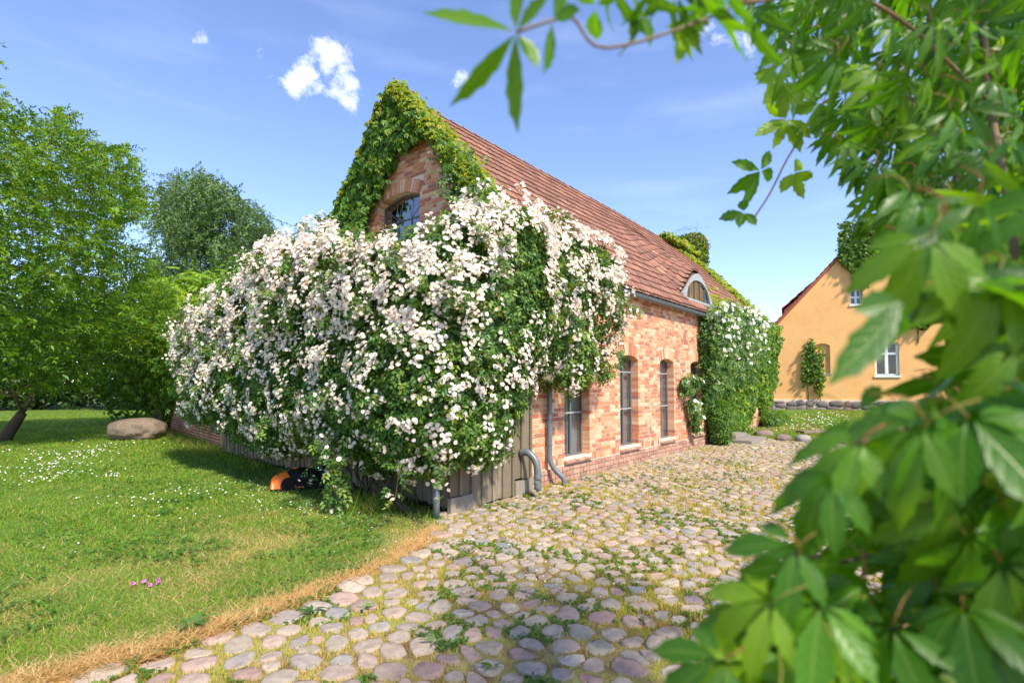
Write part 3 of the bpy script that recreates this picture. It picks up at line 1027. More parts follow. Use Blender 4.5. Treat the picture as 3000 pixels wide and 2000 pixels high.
for zc in (.66, 1.02, 2.4):
    s = MB(); s.tube([(dpx, dpy, zc - .02), (dpx, dpy, zc + .02)], .047, 14); s.tube([(dpx, dpy, zc), (dpx, WY, zc)], .008, 6); s.build('pipe_clamp', m_zinc, dp)
s = MB(); s.tube(smoothpath([(21.42, WY - .10, 3.4), (21.42, WY - .10, 2), (21.42, WY - .10, gz(21.4, 4.8) - .02)], 12), .048, 12); s.build('downpipe', m_zinc, barn, smooth=True)
# chimney
cz0, cz1 = RZ - 1.1, 7.62
chb = brickwork(lambda z: 7.55, lambda z: 8.35, cz0, cz1, [], lambda u, d, z: np.array([21.55 - d, u, z]), seed=12) + brickwork(lambda z: 21.55, lambda z: 22.2, cz0, cz1, [], lambda u, d, z: np.array([u, 7.55 - d, z]), seed=13)
mb = MB(); mb.box((21.556, 7.556, cz0), (22.2, 8.35, cz1)); ch = mb.build('chimney', m_mortar, barn)
V = np.concatenate(chb); obj('chimney_brickwork', V, [(BF[0][None] + (np.arange(len(chb)) * 8)[:, None, None]).reshape(-1, 4)], m_brick, ch, False, rnd=np.repeat(rng.random(len(chb)), 8), kind='stuff')
mb = MB(); mb.box((21.48, 7.48, cz1), (22.28, 8.42, cz1 + .09)); mb.build('chimney_cap', m_concrete, ch)
# ================================================================== SHED against the gable
shed = thing('timber_shed', (4.70, 4.78, 0), 'grey weathered board shed on a concrete base under the blossoming rose', 'shed')
sx0, sx1, sy = 4.70, 6.39, 4.78
bw = (sx1 - sx0) / 8.0
mb = MB(); mb.box((sx0 + .03, sy + .03, 0), (sx1 - .002, sy + .09, 2.25)); mb.build('back_panel', m_dark, shed)
mb = MB(); mb.box((sx0, sy - .035, -.02), (sx0 + 2 * bw - .02, sy + .028, .20)); mb.build('concrete_base', m_concrete, shed)
mb = MB(); mb.box((sx0 + 6 * bw + .02, sy - .035, -.02), (sx1, sy + .028, .22)); mb.build('concrete_base', m_concrete, shed)


def board(u0, u1, y, z0, z1, parent, name='board', M_=None, t=.022):
    b_ = MB()
    n = 5; V = []
    j0, j1 = rng.normal(0, .003, n), rng.normal(0, .003, n)
    for i in range(n):
        z = z0 + (z1 - z0) * i / (n - 1)
        V += [[u0 + j0[i], y, z], [u1 + j1[i], y, z], [u1 + j1[i], y + t, z], [u0 + j0[i], y + t, z]]
    V = np.array(V)
    V[:4, 2] += rng.normal(0, .006)
    if M_ is not None: V = M_(V)
    F = [(0, 3, 2, 1), tuple(4 * (n - 1) + k for k in range(4))]
    for i in range(n - 1):
        for k in range(4): F.append((4 * i + k, 4 * i + (k + 1) % 4, 4 * i + 4 + (k + 1) % 4, 4 * i + 4 + k))
    b_.add(V, F, rng.random())
    return b_.build(name, m_wood, parent)


for i in range(8):
    u0 = sx0 + i * bw
    zl = (.21, .20, .02, .03, .035, .03, .25, .23)[i]
    board(u0 + .012, u0 + bw - .035, sy - .005, zl, 2.25, shed)
    board(u0 + bw - .052, u0 + bw - .008, sy - .036, zl + .01, 2.24, shed, 'batten', t=.03)
mb = MB(); mb.box((sx0 + 3.2 * bw, sy - .046, .60), (sx0 + 4.55 * bw, sy - .040, .635)); mb.build('hinge', M('rusty_iron', [(98, 66, 50)], .8, noise=(60, .5, (70, 50, 42), .4, .7)), shed)
dvec = np.array([.80, 8.42]) / math.hypot(.8, 8.42); nvec = np.array([-dvec[1], dvec[0]])


def frontw(V):     # local (u, d, z) -> shed front
    V = np.asarray(V)
    return np.c_[sx0 + V[:, 0] * dvec[0] + V[:, 1] * nvec[0], sy + V[:, 0] * dvec[1] + V[:, 1] * nvec[1], V[:, 2]]


mb = MB(); mb.box((0.02, -.10, 0), (8.44, -.04, 2.25), M=frontw); mb.build('front_panel', m_dark, shed)
nb = 46
for i in range(nb):
    u0 = .03 + i * 8.4 / nb
    board(u0, u0 + 8.4 / nb - .03, 0.0, .06 + .05 * rng.random(), 2.2, shed, 'board', M_=lambda V: frontw(np.c_[V[:, 0], V[:, 1] - .02, V[:, 2]]))
    board(u0 + 8.4 / nb - .045, u0 + 8.4 / nb - .005, .024, .08, 2.2, shed, 'batten', M_=lambda V: frontw(np.c_[V[:, 0], V[:, 1] - .02, V[:, 2]]))
mb = MB(); mb.add([[4.55, 4.6, 2.28], [6.38, 4.6, 2.62], [6.38, 12.9, 2.62], [5.35, 13.3, 2.28], [4.55, 4.6, 2.34], [6.38, 4.6, 2.68], [6.38, 12.9, 2.68], [5.35, 13.3, 2.34]], BF[0].tolist()); mb.build('lean_to_roof', m_wood, shed)
mb = MB(); mb.tube(smoothpath([(6.12, 4.76, .62), (6.14, 4.64, .63), (6.17, 4.53, .52), (6.18, 4.50, .34), (6.18, 4.50, .12), (6.18, 4.50, -.01)], 26), .052, 14)
dpipe = mb.build('drain_elbow_pipe', m_zinc, shed, smooth=True)
mb = MB(); mb.tube([(6.18, 4.50, .27), (6.18, 4.50, .31)], .058, 14); mb.build('pipe_collar', m_zinc, dpipe)

post = thing('trellis_post', (4.44, 4.73, 0), 'grey metal post standing at the shed corner under the rose', 'post')
mb = MB(); mb.tube([(4.44, 4.73, -.02), (4.445, 4.735, 1.2), (4.45, 4.74, 2.3)], .036, 12); mb.build('pole', m_zinc, post, smooth=True)
mb = MB(); mb.tube([(4.44, 4.73, .0), (4.44, 4.73, .42)], .041, 12); mb.build('sleeve', m_zinc, post, smooth=True)

# ================================================================== robot mower
MO = on(870, 1428, 2, 0.02); MO[2] = .02
mow = thing('robot_mower', MO, 'orange and black robot lawn mower parked under the rose', 'mower')
m_or = M('orange_plastic', [(232, 112, 22)], .4, spec=.5)
m_bk = M('black_plastic', [(20, 20, 20)], .6, spec=.2)
ax = nrm(rt * .93 + fw * .35); ay = np.array([-ax[1], ax[0], 0])


def mowp(V):
    V = np.asarray(V, float); return MO + V[:, :1] * ax + V[:, 1:2] * ay + V[:, 2:] * zz


def shell(x0, x1, hw, z0, z1, taper=.75, n=8, ns=10):
    V = []; F = []
    for i in range(n + 1):
        t = i / n; xx = x0 + (x1 - x0) * t
        prof = math.sin(math.pi * (0.12 + .76 * t)) ** .6
        for k in range(ns + 1):
            a_ = math.pi * k / ns
            cxx = math.copysign(abs(math.cos(a_)) ** .6, math.cos(a_)); szz = math.sin(a_) ** .6
            V.append([xx, hw * cxx * (prof * .25 + .75) * (1 - (1 - taper) * szz), z0 + (z1 - z0) * szz * prof])
    for i in range(n):
        for k in range(ns): F.append((i * (ns + 1) + k, (i + 1) * (ns + 1) + k, (i + 1) * (ns + 1) + k + 1, i * (ns + 1) + k + 1))
    F.append(tuple(range(ns, -1, -1))); F.append(tuple(n * (ns + 1) + k for k in range(ns + 1)))
    return V, F


for nm, args, mat in (('lower_shell', (-.36, .10, .25, .04, .26), m_or), ('top_cover', (-.24, .36, .235, .06, .31), m_bk), ('charging_station', (.30, .55, .26, .0, .34), m_bk)):
    V, F = shell(*args); b_ = MB(); b_.add(mowp(V), F); b_.build(nm, mat, mow, smooth=True)
for xx, yy, rr_ in ((-.12, -.25, .10), (-.12, .25, .10), (.2, -.2, .12), (.2, .2, .12)):
    b_ = MB(); b_.tube(mowp([(xx, yy - .04, rr_), (xx, yy + .04, rr_)]), rr_, 16); wh = b_.build('wheel', m_bk, mow, smooth=False)
    b_ = MB(); b_.tube(mowp([(xx, yy - .05, rr_), (xx, yy + .05, rr_)]), rr_ * .45, 10); b_.build('hub', m_bk, wh)
for k in range(4):
    b_ = MB(); b_.tube(mowp([(-.295 + .012 * k, -.12 + .08 * k, .17), (-.255 + .01 * k, -.10 + .07 * k, .235)]), .006, 5); b_.build('grille_rib', m_bk, mow)
b_ = MB(); b_.box((-.03, -.03, 0), (.03, .03, .025), M=lambda V: mowp(V + np.array([-.02, 0, .29]))); b_.build('stop_button', m_or, mow)
m_led = bpy.data.materials.new('green_led'); m_led.use_nodes = True
m_led.node_tree.nodes['Principled BSDF'].inputs['Emission Color'].default_value = (.1, 1, .35, 1)
m_led.node_tree.nodes['Principled BSDF'].inputs['Emission Strength'].default_value = 2.0
b_ = MB(); b_.box((-.008, -.008, 0), (.008, .008, .012), M=lambda V: mowp(V + np.array([.30, -.14, .30]))); b_.build('led', m_led, mow)


# ================================================================== boulder, kerb stones, steps
def rock(name, c, r, seed, mat, sub=4, amp=.25, rot=0.0, sink=.3, smooth=True, **kw):
    bm = bmesh.new(); bmesh.ops.create_icosphere(bm, subdivisions=sub, radius=1)
    V = np.array([v.co[:] for v in bm.verts]); F = np.array([[v.index for v in f.verts] for f in bm.faces]); bm.free()
    d = 1 + amp * (vnoise(V + seed, 1.1, seed, 2) - .5) * 2 + amp * .3 * (vnoise(V + seed, 3.5, seed, 2) - .5)
    V = V * d[:, None]
    V = np.sign(V) * np.abs(V) ** .88
    V = V * np.array(r)
    cr, sr = math.cos(rot), math.sin(rot)
    V = np.c_[V[:, 0] * cr - V[:, 1] * sr, V[:, 0] * sr + V[:, 1] * cr, V[:, 2]]
    V[:, 2] += r[2] * (1 - sink)
    V += np.array(c)
    return obj(name, V, [F], mat, smooth=smooth, rnd=np.full(len(V), (seed * .37) % 1), **kw)


B0 = on(370, 1292, 2, 0)
B0 = B0 + fw * .45
rock('boulder', B0, (.80, .60, .37), 23, m_stone, 5, .30, AZ - math.pi / 2, .22, label='big smooth brown boulder lying on the lawn', cat='boulder')
for i, (x, y, wpx, hh) in enumerate(((2200, 1262, 60, .16), (2238, 1280, 54, .15), (2295, 1290, 42, .12), (2352, 1294, 44, .13), (2415, 1297, 40, .11), (2478, 1300, 44, .12))):
    p = on(x, y, 2, 0.0); dd = (p - CAM) @ fw
    lab = ('tilted flat edge stone leaning beside the concrete doorstep', 'long pale edge stone butting against the doorstep corner', None, 'pinkish rounded edge stone between yard and back lawn', None, None)[i]
    rock('edge_stone', p, (wpx * dd / F_PX / 2, .2, hh), 40 + i, m_stone if i in (1, 2) else m_cobble, 3, .2, AZ - math.pi / 2 + (.5 if i == 0 else 0), .45,
         label=lab or 'grey rounded edge stone half sunk between yard and back lawn', cat='stone', group='edge stones along the back lawn')
fl = MB(); p = on(2395, 1266, 2, .13); fl.box((-.55, -.25, 0), (.55, .25, .05), jit=.015, M=lambda V: p + V[:, :1] * rt + V[:, 1:2] * fw + V[:, 2:] * zz - zz * .0)
fl.build('flagstone', m_stone, label='flat grey flagstone set in the back lawn', cat='stone')
p = on(2425, 1311, 2, .0)
fl = MB(); fl.box((-.22, -.15, .004), (.22, .15, .035), jit=.004, M=lambda V: p + V[:, :1] * rt + V[:, 1:2] * fw + V[:, 2:] * zz)
fl.build('drain_cover', m_concrete, label='small grey drain cover among the cobbles by the edge stones', cat='drain cover')


def slab(name, a, b, label):
    bm = bmesh.new(); bmesh.ops.create_cube(bm, size=1)
    for v in bm.verts: v.co = Vector([a[i] + (v.co[i] + .5) * (b[i] - a[i]) for i in range(3)])
    bmesh.ops.bevel(bm, geom=bm.edges[:], offset=.008, segments=2, affect='EDGES')
    V = np.array([v.co[:] for v in bm.verts]); Fd = {}
    for f in bm.faces: Fd.setdefault(len(f.verts), []).append([v.index for v in f.verts])
    bm.free()
    return obj(name, V, [np.array(v) for v in Fd.values()], m_concrete, None, False, label=label, cat='step', group='concrete steps at the barn door')


slab('concrete_step', (15.15, 3.97, -.02), (16.75, 4.93, .105), 'wide low concrete step on the cobbles before the barn door')
slab('concrete_step', (15.45, 4.45, .107), (16.55, 4.93, .215), 'smaller upper concrete step resting on the wide step')

# ================================================================== low brick wall at the far left
gw = thing('garden_wall', (*WALLA, 0), 'low ivy hung brick wall running away beyond the shed', 'wall')
wd = nrm(WALLB - WALLA); wlen = float(np.linalg.norm(WALLB - WALLA)); wnm = np.array([-wd[1], wd[0]])
if wnm[0] > 0: wnm = -wnm
def gww(u, d, z): return np.array([WALLA[0] + wd[0] * u + wnm[0] * d, WALLA[1] + wd[1] * u + wnm[1] * d, z])
mb = MB(); mb.prism([(0, 0), (wlen, 0), (wlen, 2.3), (0, 2.3)], gww, 0, -.3); gwo = mb.build('wall_core', m_mortar, gw)
wb = brickwork(lambda z: .0, lambda z: wlen, .0, 2.3, [], gww, seed=22)
wc = np.array([v.mean(0) for v in wb]); x, y, z = proj(wc)
m_brick2 = M('old_brick', [(164, 104, 78), (150, 88, 66), (176, 120, 92), (138, 78, 60), (168, 112, 84), (120, 74, 60)], .92, noise=[(40, .5, (120, 86, 70), .5, .7)], bump=(90, .5, .006))
emit(wb, BF, 'brick', 'brickwork', m_brick2, gwo, 200, False, np.where((y > 1180) & (x < 690), 0, -99) - z)
mb = MB(); mb.prism([(-.03, 2.3), (wlen, 2.3), (wlen, 2.36), (-.03, 2.36)], gww, .04, -.34); mb.build('coping', m_concrete, gw)

# ================================================================== yellow house
HD = 25.0
yh = thing('yellow_house', at(2262, 1190, HD) * np.array([1, 1, 0]) + np.array([0, 0, .4]), 'ochre plastered house with field stone plinth and white windows', 'house')
HB = math.atan(800 / F_PX)
hf = fw * math.cos(HB) + rt * math.sin(HB)          # ridge direction
hr = rt * math.cos(HB) - fw * math.sin(HB)          # along the gable
HK = (2264 - CX) / F_PX
H0 = CAM + (fw + rt * HK) * HD


def hw_(u, d, z): return np.array([H0[0] + hr[0] * u - hf[0] * d, H0[1] + hr[1] * u - hf[1] * d, z])
def hu(x):
    k = (x - CX) / F_PX
    return (k * HD - HK * HD) / (math.cos(HB) + k * math.sin(HB))
def hz_(y, x=2264): return 1.6 + (1127.7 - y) / F_PX * (HD - hu(x) * math.sin(HB))


uL, uR = 0.0, 11.4
uC = (uL + uR) / 2
zE = hz_(968); slope_h = 1.117
zA = zE + (uC - uL) * slope_h
yops = [(hu(2564), hu(2636), hz_(1100, 2600), hz_(1006, 2600), .09), (hu(2497), hu(2532), hz_(890, 2515), hz_(847, 2515), .03), (hu(2388), hu(2433), hz_(1097, 2410), hz_(1012, 2410), .10)]
def yl_(z): return uL if z <= zE else uL + (z - zE) / slope_h
def yr_(z): return 2 * uC - yl_(z)
mb = MB(); bands(mb, zlevels(hz_(1168), zA - .05, yops, (zE,)), yl_, yr_, yops, hw_, 0, -.4); mb.build('gable_wall', m_plaster, yh)
mb = MB(); mb.prism([(hu(2388) - .05, hz_(1100)), (hu(2433) + .05, hz_(1100)), (hu(2433) + .05, hz_(1000)), (hu(2388) - .05, hz_(1000))], hw_, -.11, -.2); mb.build('blind_niche', m_plaster, yh)
mb = MB(); mb.prism([(hu(2384), hz_(1099)), (hu(2437), hz_(1099)), (hu(2437), hz_(1096)), (hu(2384), hz_(1096))], hw_, .03, -.1); mb.build('niche_sill', m_frame2, yh)
mb = MB()
for (p, q) in ((uL, uL + .4), (uR - .4, uR)): mb.prism([(p, .2), (q, .2), (q, zE), (p, zE)], hw_, -.41, -12)
mb.build('side_wall', m_plaster, yh)
mb = MB(); mb.prism([(uL - .02, .1), (uR + .02, .1), (uR + .02, hz_(1168) + .0), (uL - .02, hz_(1168))], hw_, .03, -.42); pl = mb.build('plinth', m_mortar, yh)
# field stones of the plinth
u = uL - .02; k = 0
zt = hz_(1168)
while u < uR:
    z = .33 + .1 * rng.random(); w_ = rng.uniform(.28, .6)
    while z < zt - .08:
        h_ = min(rng.uniform(.18, .34), zt - z)
        c = hw_(u + w_ / 2 + rng.normal(0, .05), .03, z + h_ / 2 - .1)
        o_ = rock('plinth_stone', c - np.array([0, 0, 0]), (w_ * .56, .07, h_ * .58), 60 + k % 23, m_rubble, 2, .2, AZ - math.pi / 2 - HB, 1.0 - .3)
        o_.parent = pl; o_.location = WORG[o_.name] - WORG[pl.name]; k += 1
        z += h_
    u += w_
# windows
def ywin(op, cross_z, label_):
    a, b, z0, zs, rise = op
    fr = MB(); w = .075 if b - a > .8 else .05
    d0, d1 = -.10, -.16
    top = zs + rise
    fr.prism([(a, z0), (a + w, z0), (a + w, top), (a, zs)], hw_, d0, d1); fr.prism([(b - w, z0), (b, z0), (b, zs), (b - w, top)], hw_, d0, d1)
    fr.prism([(a + w, z0), (b - w, z0), (b - w, z0 + w), (a + w, z0 + w)], hw_, d0, d1)
    n = 8
    for i in range(n):
        t0, t1 = i / n, (i + 1) / n
        f = lambda t: zs + rise * (1 - (2 * t - 1) ** 2)
        fr.prism([(a + (b - a) * t0, f(t0) - w), (a + (b - a) * t1, f(t1) - w), (a + (b - a) * t1, f(t1)), (a + (b - a) * t0, f(t0))], hw_, d0 + .002, d1 - .002)
    wo = fr.build('window', m_white, yh)
    c = (a + b) / 2
    s = MB(); s.prism([(c - w * .7, z0 + w), (c + w * .7, z0 + w), (c + w * .7, top - w * .9), (c - w * .7, top - w * .9)], hw_, d0 + .015, d1); s.build('mullion', m_white, wo)
    s = MB(); s.prism([(a + w, cross_z - w * .6), (b - w, cross_z - w * .6), (b - w, cross_z + w * .6), (a + w, cross_z + w * .6)], hw_, d0 + .02, d1 - .001); s.build('transom', m_white, wo)
    for (p, q) in ((a + w, c - w * .7), (c + w * .7, b - w)):
        for (r0, r1) in ((z0 + w, cross_z - w * .6), (cross_z + w * .6, top - .03)):
            s = MB(); s.prism([(p, r0), (q, r0), (q, r1), (p, r1)], hw_, d0 - .03, d0 - .036); s.build('pane', m_glass, wo)
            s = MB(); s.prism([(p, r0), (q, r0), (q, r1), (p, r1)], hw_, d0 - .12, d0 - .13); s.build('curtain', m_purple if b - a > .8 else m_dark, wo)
    s = MB(); s.prism([(a - .04, z0 - .07), (b + .04, z0 - .07), (b + .04, z0), (a - .04, z0)], hw_, .05, -.15); s.build('window_sill', m_white, wo)


ywin(yops[0], hz_(1035, 2600), '')
ywin(yops[1], hz_(868, 2515), '')
mb = MB()
mb.prism([(uL + .42, .5), (uR - .42, .5), (uR - .42, .55), (uL + .42, .55)], hw_, -.45, -11.9); mb.build('interior_floor', m_dark, yh)
# roof slabs, verge tiles and a dormer on the left slope
mb = MB()
t_ = .14
mb.prism([(uL - .25, zE - .25 * slope_h + .02), (uC, zA + .02), (uC, zA + .02 + t_), (uL - .25, zE - .25 * slope_h + .02 + t_)], hw_, .06, -12)
mb.prism([(uC, zA + .02), (uR + .25, zE - .25 * slope_h + .02), (uR + .25, zE - .25 * slope_h + .02 + t_), (uC, zA + .02 + t_)], hw_, .06, -12)
yroof = mb.build('roof', m_redtile, yh)
n = 34
for i in range(n):
    for sd in (1,):
        t0, t1 = i / n, (i + 1.25) / n
        ua, ub = uL - .27 + (uC - uL + .27) * t0, uL - .27 + (uC - uL + .27) * t1
        za, zb = zE - .27 * slope_h + (ua - uL + .27) * slope_h + .02, zE - .27 * slope_h + (ub - uL + .27) * slope_h + .02
        s = MB(); s.prism([(ua, za + t_ + .05), (ub, zb + t_ + .005), (ub, zb + t_ + .03), (ua, za + t_ + .085)], hw_, .10, -1.0, rng.random()); s.build('verge_tile', m_redtile, yroof)
dm = MB()
ua, ub = .55, 1.75
za0, zb0_ = zE + ua * slope_h + .45, zE + ub * slope_h + .30
dm.prism([(ua, zE + ua * slope_h - .1), (ub + .3, zE + ub * slope_h), (ub + .1, zb0_), (ua, za0)], hw_, -.9, -3.4)
dorm = dm.build('dormer', m_redtile, yroof)
for r_ in range(4):
    for c_ in range(9):
        t0, t1 = r_ / 4, (r_ + 1.2) / 4
        p0, p1 = np.array([ua - .12 + (ub - ua + .12) * t0, za0 + (zb0_ - za0) * t0]), np.array([ua - .12 + (ub - ua + .12) * t1, za0 + (zb0_ - za0) * t1])
        s = MB(); s.prism([(p0[0], p0[1] + .05), (p1[0], p1[1] + .01), (p1[0], p1[1] + .04), (p0[0], p0[1] + .09)], hw_, -.8 - .3 * c_, -1.08 - .3 * c_, rng.random()); s.build('dormer_tile', m_redtile, dorm)
# ================================================================== VEGETATION
def leaf2(w, l, fold=.25, droop=.1):
    V = np.array([[0, 0, 0], [w / 2, l * .42, w * fold], [0, l, -droop * l], [-w / 2, l * .42, w * fold]])
    return V, [np.array([(0, 1, 2), (0, 2, 3)])]


def leaf4(w, l, fold=.25, droop=.15):
    V = np.array([[0, 0, 0], [w / 2, l * .4, w * fold], [0, l * .5, 0.02 * l], [-w / 2, l * .4, w * fold], [0, l, -droop * l], [w * .36, l * .72, w * fold * .5 - droop * l * .4], [-w * .36, l * .72, w * fold * .5 - droop * l * .4]])
    return V, [np.array([(0, 1, 2), (0, 2, 3), (1, 5, 2), (5, 4, 2), (2, 4, 6), (2, 6, 3)])]


def combine(parts):
    """parts: (template, yaw about z, pitch, offset, scale)"""
    Vs = []; Fs = {}; n = 0
    for (tv, tf), yaw, pit, off, s in parts:
        cy_, sy_ = math.cos(yaw), math.sin(yaw); cp_, sp_ = math.cos(pit), math.sin(pit)
        v = tv * s
        v = np.c_[v[:, 0], v[:, 1] * cp_ - v[:, 2] * sp_, v[:, 1] * sp_ + v[:, 2] * cp_]
        v = np.c_[v[:, 0] * cy_ - v[:, 1] * sy_, v[:, 0] * sy_ + v[:, 1] * cy_, v[:, 2]] + np.array(off)
        Vs.append(v)
        for f in tf: Fs.setdefault(f.shape[1], []).append(f + n)
        n += len(v)
    return np.vstack(Vs), [np.vstack(f) for f in Fs.values()]


def palmate(leaf, n=5, spread=1.15, pit=-.25):
    P = []
    for i in range(n):
        a_ = (i / (n - 1) - .5) * 2 * spread
        s = 1 - .38 * abs(i / (n - 1) - .5) * 2
        P.append((leaf, a_, pit - .1 * rng.random(), (0, 0, 0), s))
    return combine(P)


def pinnate(leaf, npair, L, pit=-.15, curve=.25, s0=1.0, term=True):
    P = []
    for i in range(npair):
        t = (i + .6) / (npair + .4); y = L * t; z = -curve * L * t * t
        s = s0 * (.75 + .5 * math.sin(math.pi * t))
        for sd in (-1, 1): P.append((leaf, sd * 1.05, pit - .15 * rng.random(), (0, y, z), s))
    if term: P.append((leaf, 0, -curve * 1.2, (0, L, -curve * L), s0))
    return combine(P)


def spray(leaf, n, L, curve=.15, side=.75, s0=1.0, jit=.25):
    P = []
    for i in range(n):
        t = (i + .5) / n
        P.append((leaf, (1 if i % 2 else -1) * (side * (1 - .55 * t) + rng.normal(0, jit * .5)), rng.normal(.05, jit), (rng.normal(0, .01), L * t, -curve * L * t * t + rng.normal(0, .01)), s0 * rng.uniform(.75, 1.1) * (1 - .25 * t)))
    return combine(P)


def strand(leaf, n, L):
    P = []
    for i in range(n):
        P.append((leaf, rng.uniform(0, 6.28), rng.uniform(-1.2, .2), (rng.normal(0, .05), L * i / n, rng.normal(0, .05)), rng.uniform(.7, 1.2)))
    return combine(P)


def foliage(name, tmpl, P, N, g, scale, mat, parent, spin=.5, tilt=.5, rnd=None, **kw):
    n = nrm(N + rng.normal(0, tilt, P.shape))
    R = frames(n, g, spin)
    V, F = inst(tmpl, R, P, scale)
    rn = rng.random(len(P)) if rnd is None else rnd
    return obj(name, V, F, mat, parent, True, rnd=np.repeat(rn, len(tmpl[0])), **kw)


def leafmat(name, cols, tr=.32, rough=.5, spec=.35, tcol=None):
    return M(name, cols, rough, transl=tr, spec=spec, tcol=tcol)


m_rleaf = leafmat('rose_leaf', [(62, 98, 40), (80, 118, 44), (50, 84, 36), (102, 136, 50), (70, 106, 42), (142, 160, 64)], .28, .42)
m_petal = M('rose_petal', [(250, 240, 226), (252, 246, 236), (246, 228, 214), (253, 249, 240), (249, 238, 222), (242, 216, 202)], .7, transl=.25, tcol=(1.0, .95, .9))
m_heart = M('rose_heart', [(226, 188, 150), (220, 170, 140), (232, 200, 150)], .8)
m_wpetal = M('white_petal', [(246, 244, 236), (250, 248, 244)], .7, transl=.2, tcol=(1, 1, .95))
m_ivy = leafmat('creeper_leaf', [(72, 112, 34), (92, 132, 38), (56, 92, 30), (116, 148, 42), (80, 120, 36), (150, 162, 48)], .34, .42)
m_ivyy = leafmat('sunlit_creeper_leaf', [(120, 148, 36), (150, 160, 36), (96, 134, 34), (170, 160, 40)], .36, .45)  # yellower copy of the creeper leaf, sunlight put into the colour
m_willow = leafmat('willow_leaf', [(82, 122, 40), (106, 146, 46), (64, 102, 34), (128, 160, 56), (92, 132, 42)], .36, .4)
m_birch = leafmat('birch_leaf', [(88, 116, 62), (74, 102, 52), (106, 134, 74), (82, 110, 58)], .25, .5)
m_sumac = leafmat('sumac_leaf', [(126, 160, 48), (108, 144, 42), (146, 174, 56), (92, 130, 40)], .34, .45)
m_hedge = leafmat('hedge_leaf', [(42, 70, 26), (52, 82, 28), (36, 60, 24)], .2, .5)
m_bush = leafmat('bush_leaf', [(88, 124, 40), (74, 110, 36), (104, 140, 46)], .32, .5)

# flower: two rings of cupped petals
def flower(r=1.0, n1=5, n2=3):
    V = []; F3 = []; F4 = []
    def petal(a_, r0, r1, z0, z1, w):
        i = len(V); c, s = math.cos(a_), math.sin(a_)
        for (rr_, ww, z) in ((r0, w * .35, z0), (r1, w * .95, z1)):
            for sg in (-1, 1): V.append([c * rr_ - s * ww * sg, s * rr_ + c * ww * sg, z])
        F4.append((i, i + 1, i + 3, i + 2))
    for k in range(n1): petal(6.283 * k / n1, .12, 1.0, .0, .10 + .12 * (k % 2), .56)
    for k in range(n2): petal(6.283 * (k + .5) / n2, .10, .62, .10, .42, .36)
    i = len(V); V.append([0, 0, .34])
    for k in range(5): V.append([.2 * math.cos(6.283 * k / 5), .2 * math.sin(6.283 * k / 5), .22])
    H = [(i, i + 1 + k, i + 1 + (k + 1) % 5) for k in range(5)]
    return np.array(V) * r, [np.array(F4), np.array(H)]


FL = flower()


def blossoms(P, N, size, parent, mats, nparts=0, name='blossom', mass='blossom_mass', score=None):
    n = nrm(N + rng.normal(0, .45, P.shape))
    R = frames(n, rng.normal(0, 1, P.shape))
    S = size * rng.uniform(.75, 1.2, len(P))
    rn = rng.random(len(P))
    idx = np.argsort(-(score if score is not None else rng.random(len(P))))
    base = None
    if nparts:
        me = mesh('blossom', FL[0], FL[1], mats, [0, 1], True, rnd=np.zeros(len(FL[0])))
        for i in idx[:nparts]:
            o = put(name, me, P[i], parent)
            o.rotation_euler = Matrix(R[i].tolist()).to_euler(); o.scale = (S[i],) * 3
    r_ = idx[nparts:]
    V, F = inst(FL, R[r_], P[r_], S[r_])
    if len(r_): obj(mass, V, F, mats, parent, True, rnd=np.repeat(rn[r_], len(FL[0])), mi=[0, 1], kind='stuff')


# ------------------------------------------------------------------ the big rose
rose = thing('climbing_rose', (4.5, 5.6, 0), 'huge rambling rose smothered in pale pink blossom over the shed', 'rose bush')
BL = []
for yv in np.arange(5.0, 14.2, .75):
    e = np.interp(yv, [5, 12.5, 14.2], [1, 1, .72])
    fx = np.interp(yv, [5, 9, 14], [5.05, 5.25, 5.55])
    BL.append((fx, yv, 2.75, 1.35 * e, 1.2, 1.75 * e)); BL.append((fx - .55, yv, 1.75, .85 * e, 1.0, 1.25 * e)); BL.append((fx + .5, yv + .1, 3.3, 1.0, 1.1, 1.2 * e))
for xv in np.arange(5.2, 8.4, .55):
    f = np.interp(xv, [5.2, 8.4], [1, .72])
    BL.append((xv, 4.62, 2.75 + .12 * (xv - 5.2), .75, .62 * f, 1.25 * f))
BL.append((7.1, 4.55, 2.15, .55, .35, .7)); BL.append((8.25, 4.6, 2.35, .5, .3, .75)); BL.append((4.9, 4.55, 1.5, .75, .5, .95)); BL.append((5.5, 4.65, 1.7, .6, .35, .8))
BL = np.array(BL)
BC, BR = BL[:, :3], BL[:, 3:]


def rose_points(n, depth=.12):
    P = rng.uniform([3.4, 3.9, .1], [9.4, 15.2, 4.9], (n, 3))
    f = np.full(n, 9.0); k = np.zeros(n, int)
    for i in range(len(BL)):
        q = (((P - BC[i]) / BR[i]) ** 2).sum(1)
        m_ = q < f; f[m_] = q[m_]; k[m_] = i
    f = np.sqrt(f) - .34 * (vnoise(P, 1.9, 77, 3) - .5)
    ok = (f < 1) & (f > 1 - depth) & (P[:, 2] > .12)
    d = nrm((P - BC[k]) / BR[k])
    ok &= ~((P[:, 1] > WY - .02) & (P[:, 0] > GX - .05) & (P[:, 2] < 3.45))
    ok &= P[:, 2] < np.where((P[:, 0] > GX), 4.35, 9)
    N = nrm(d / BR[k])
    return P[ok], N[ok]


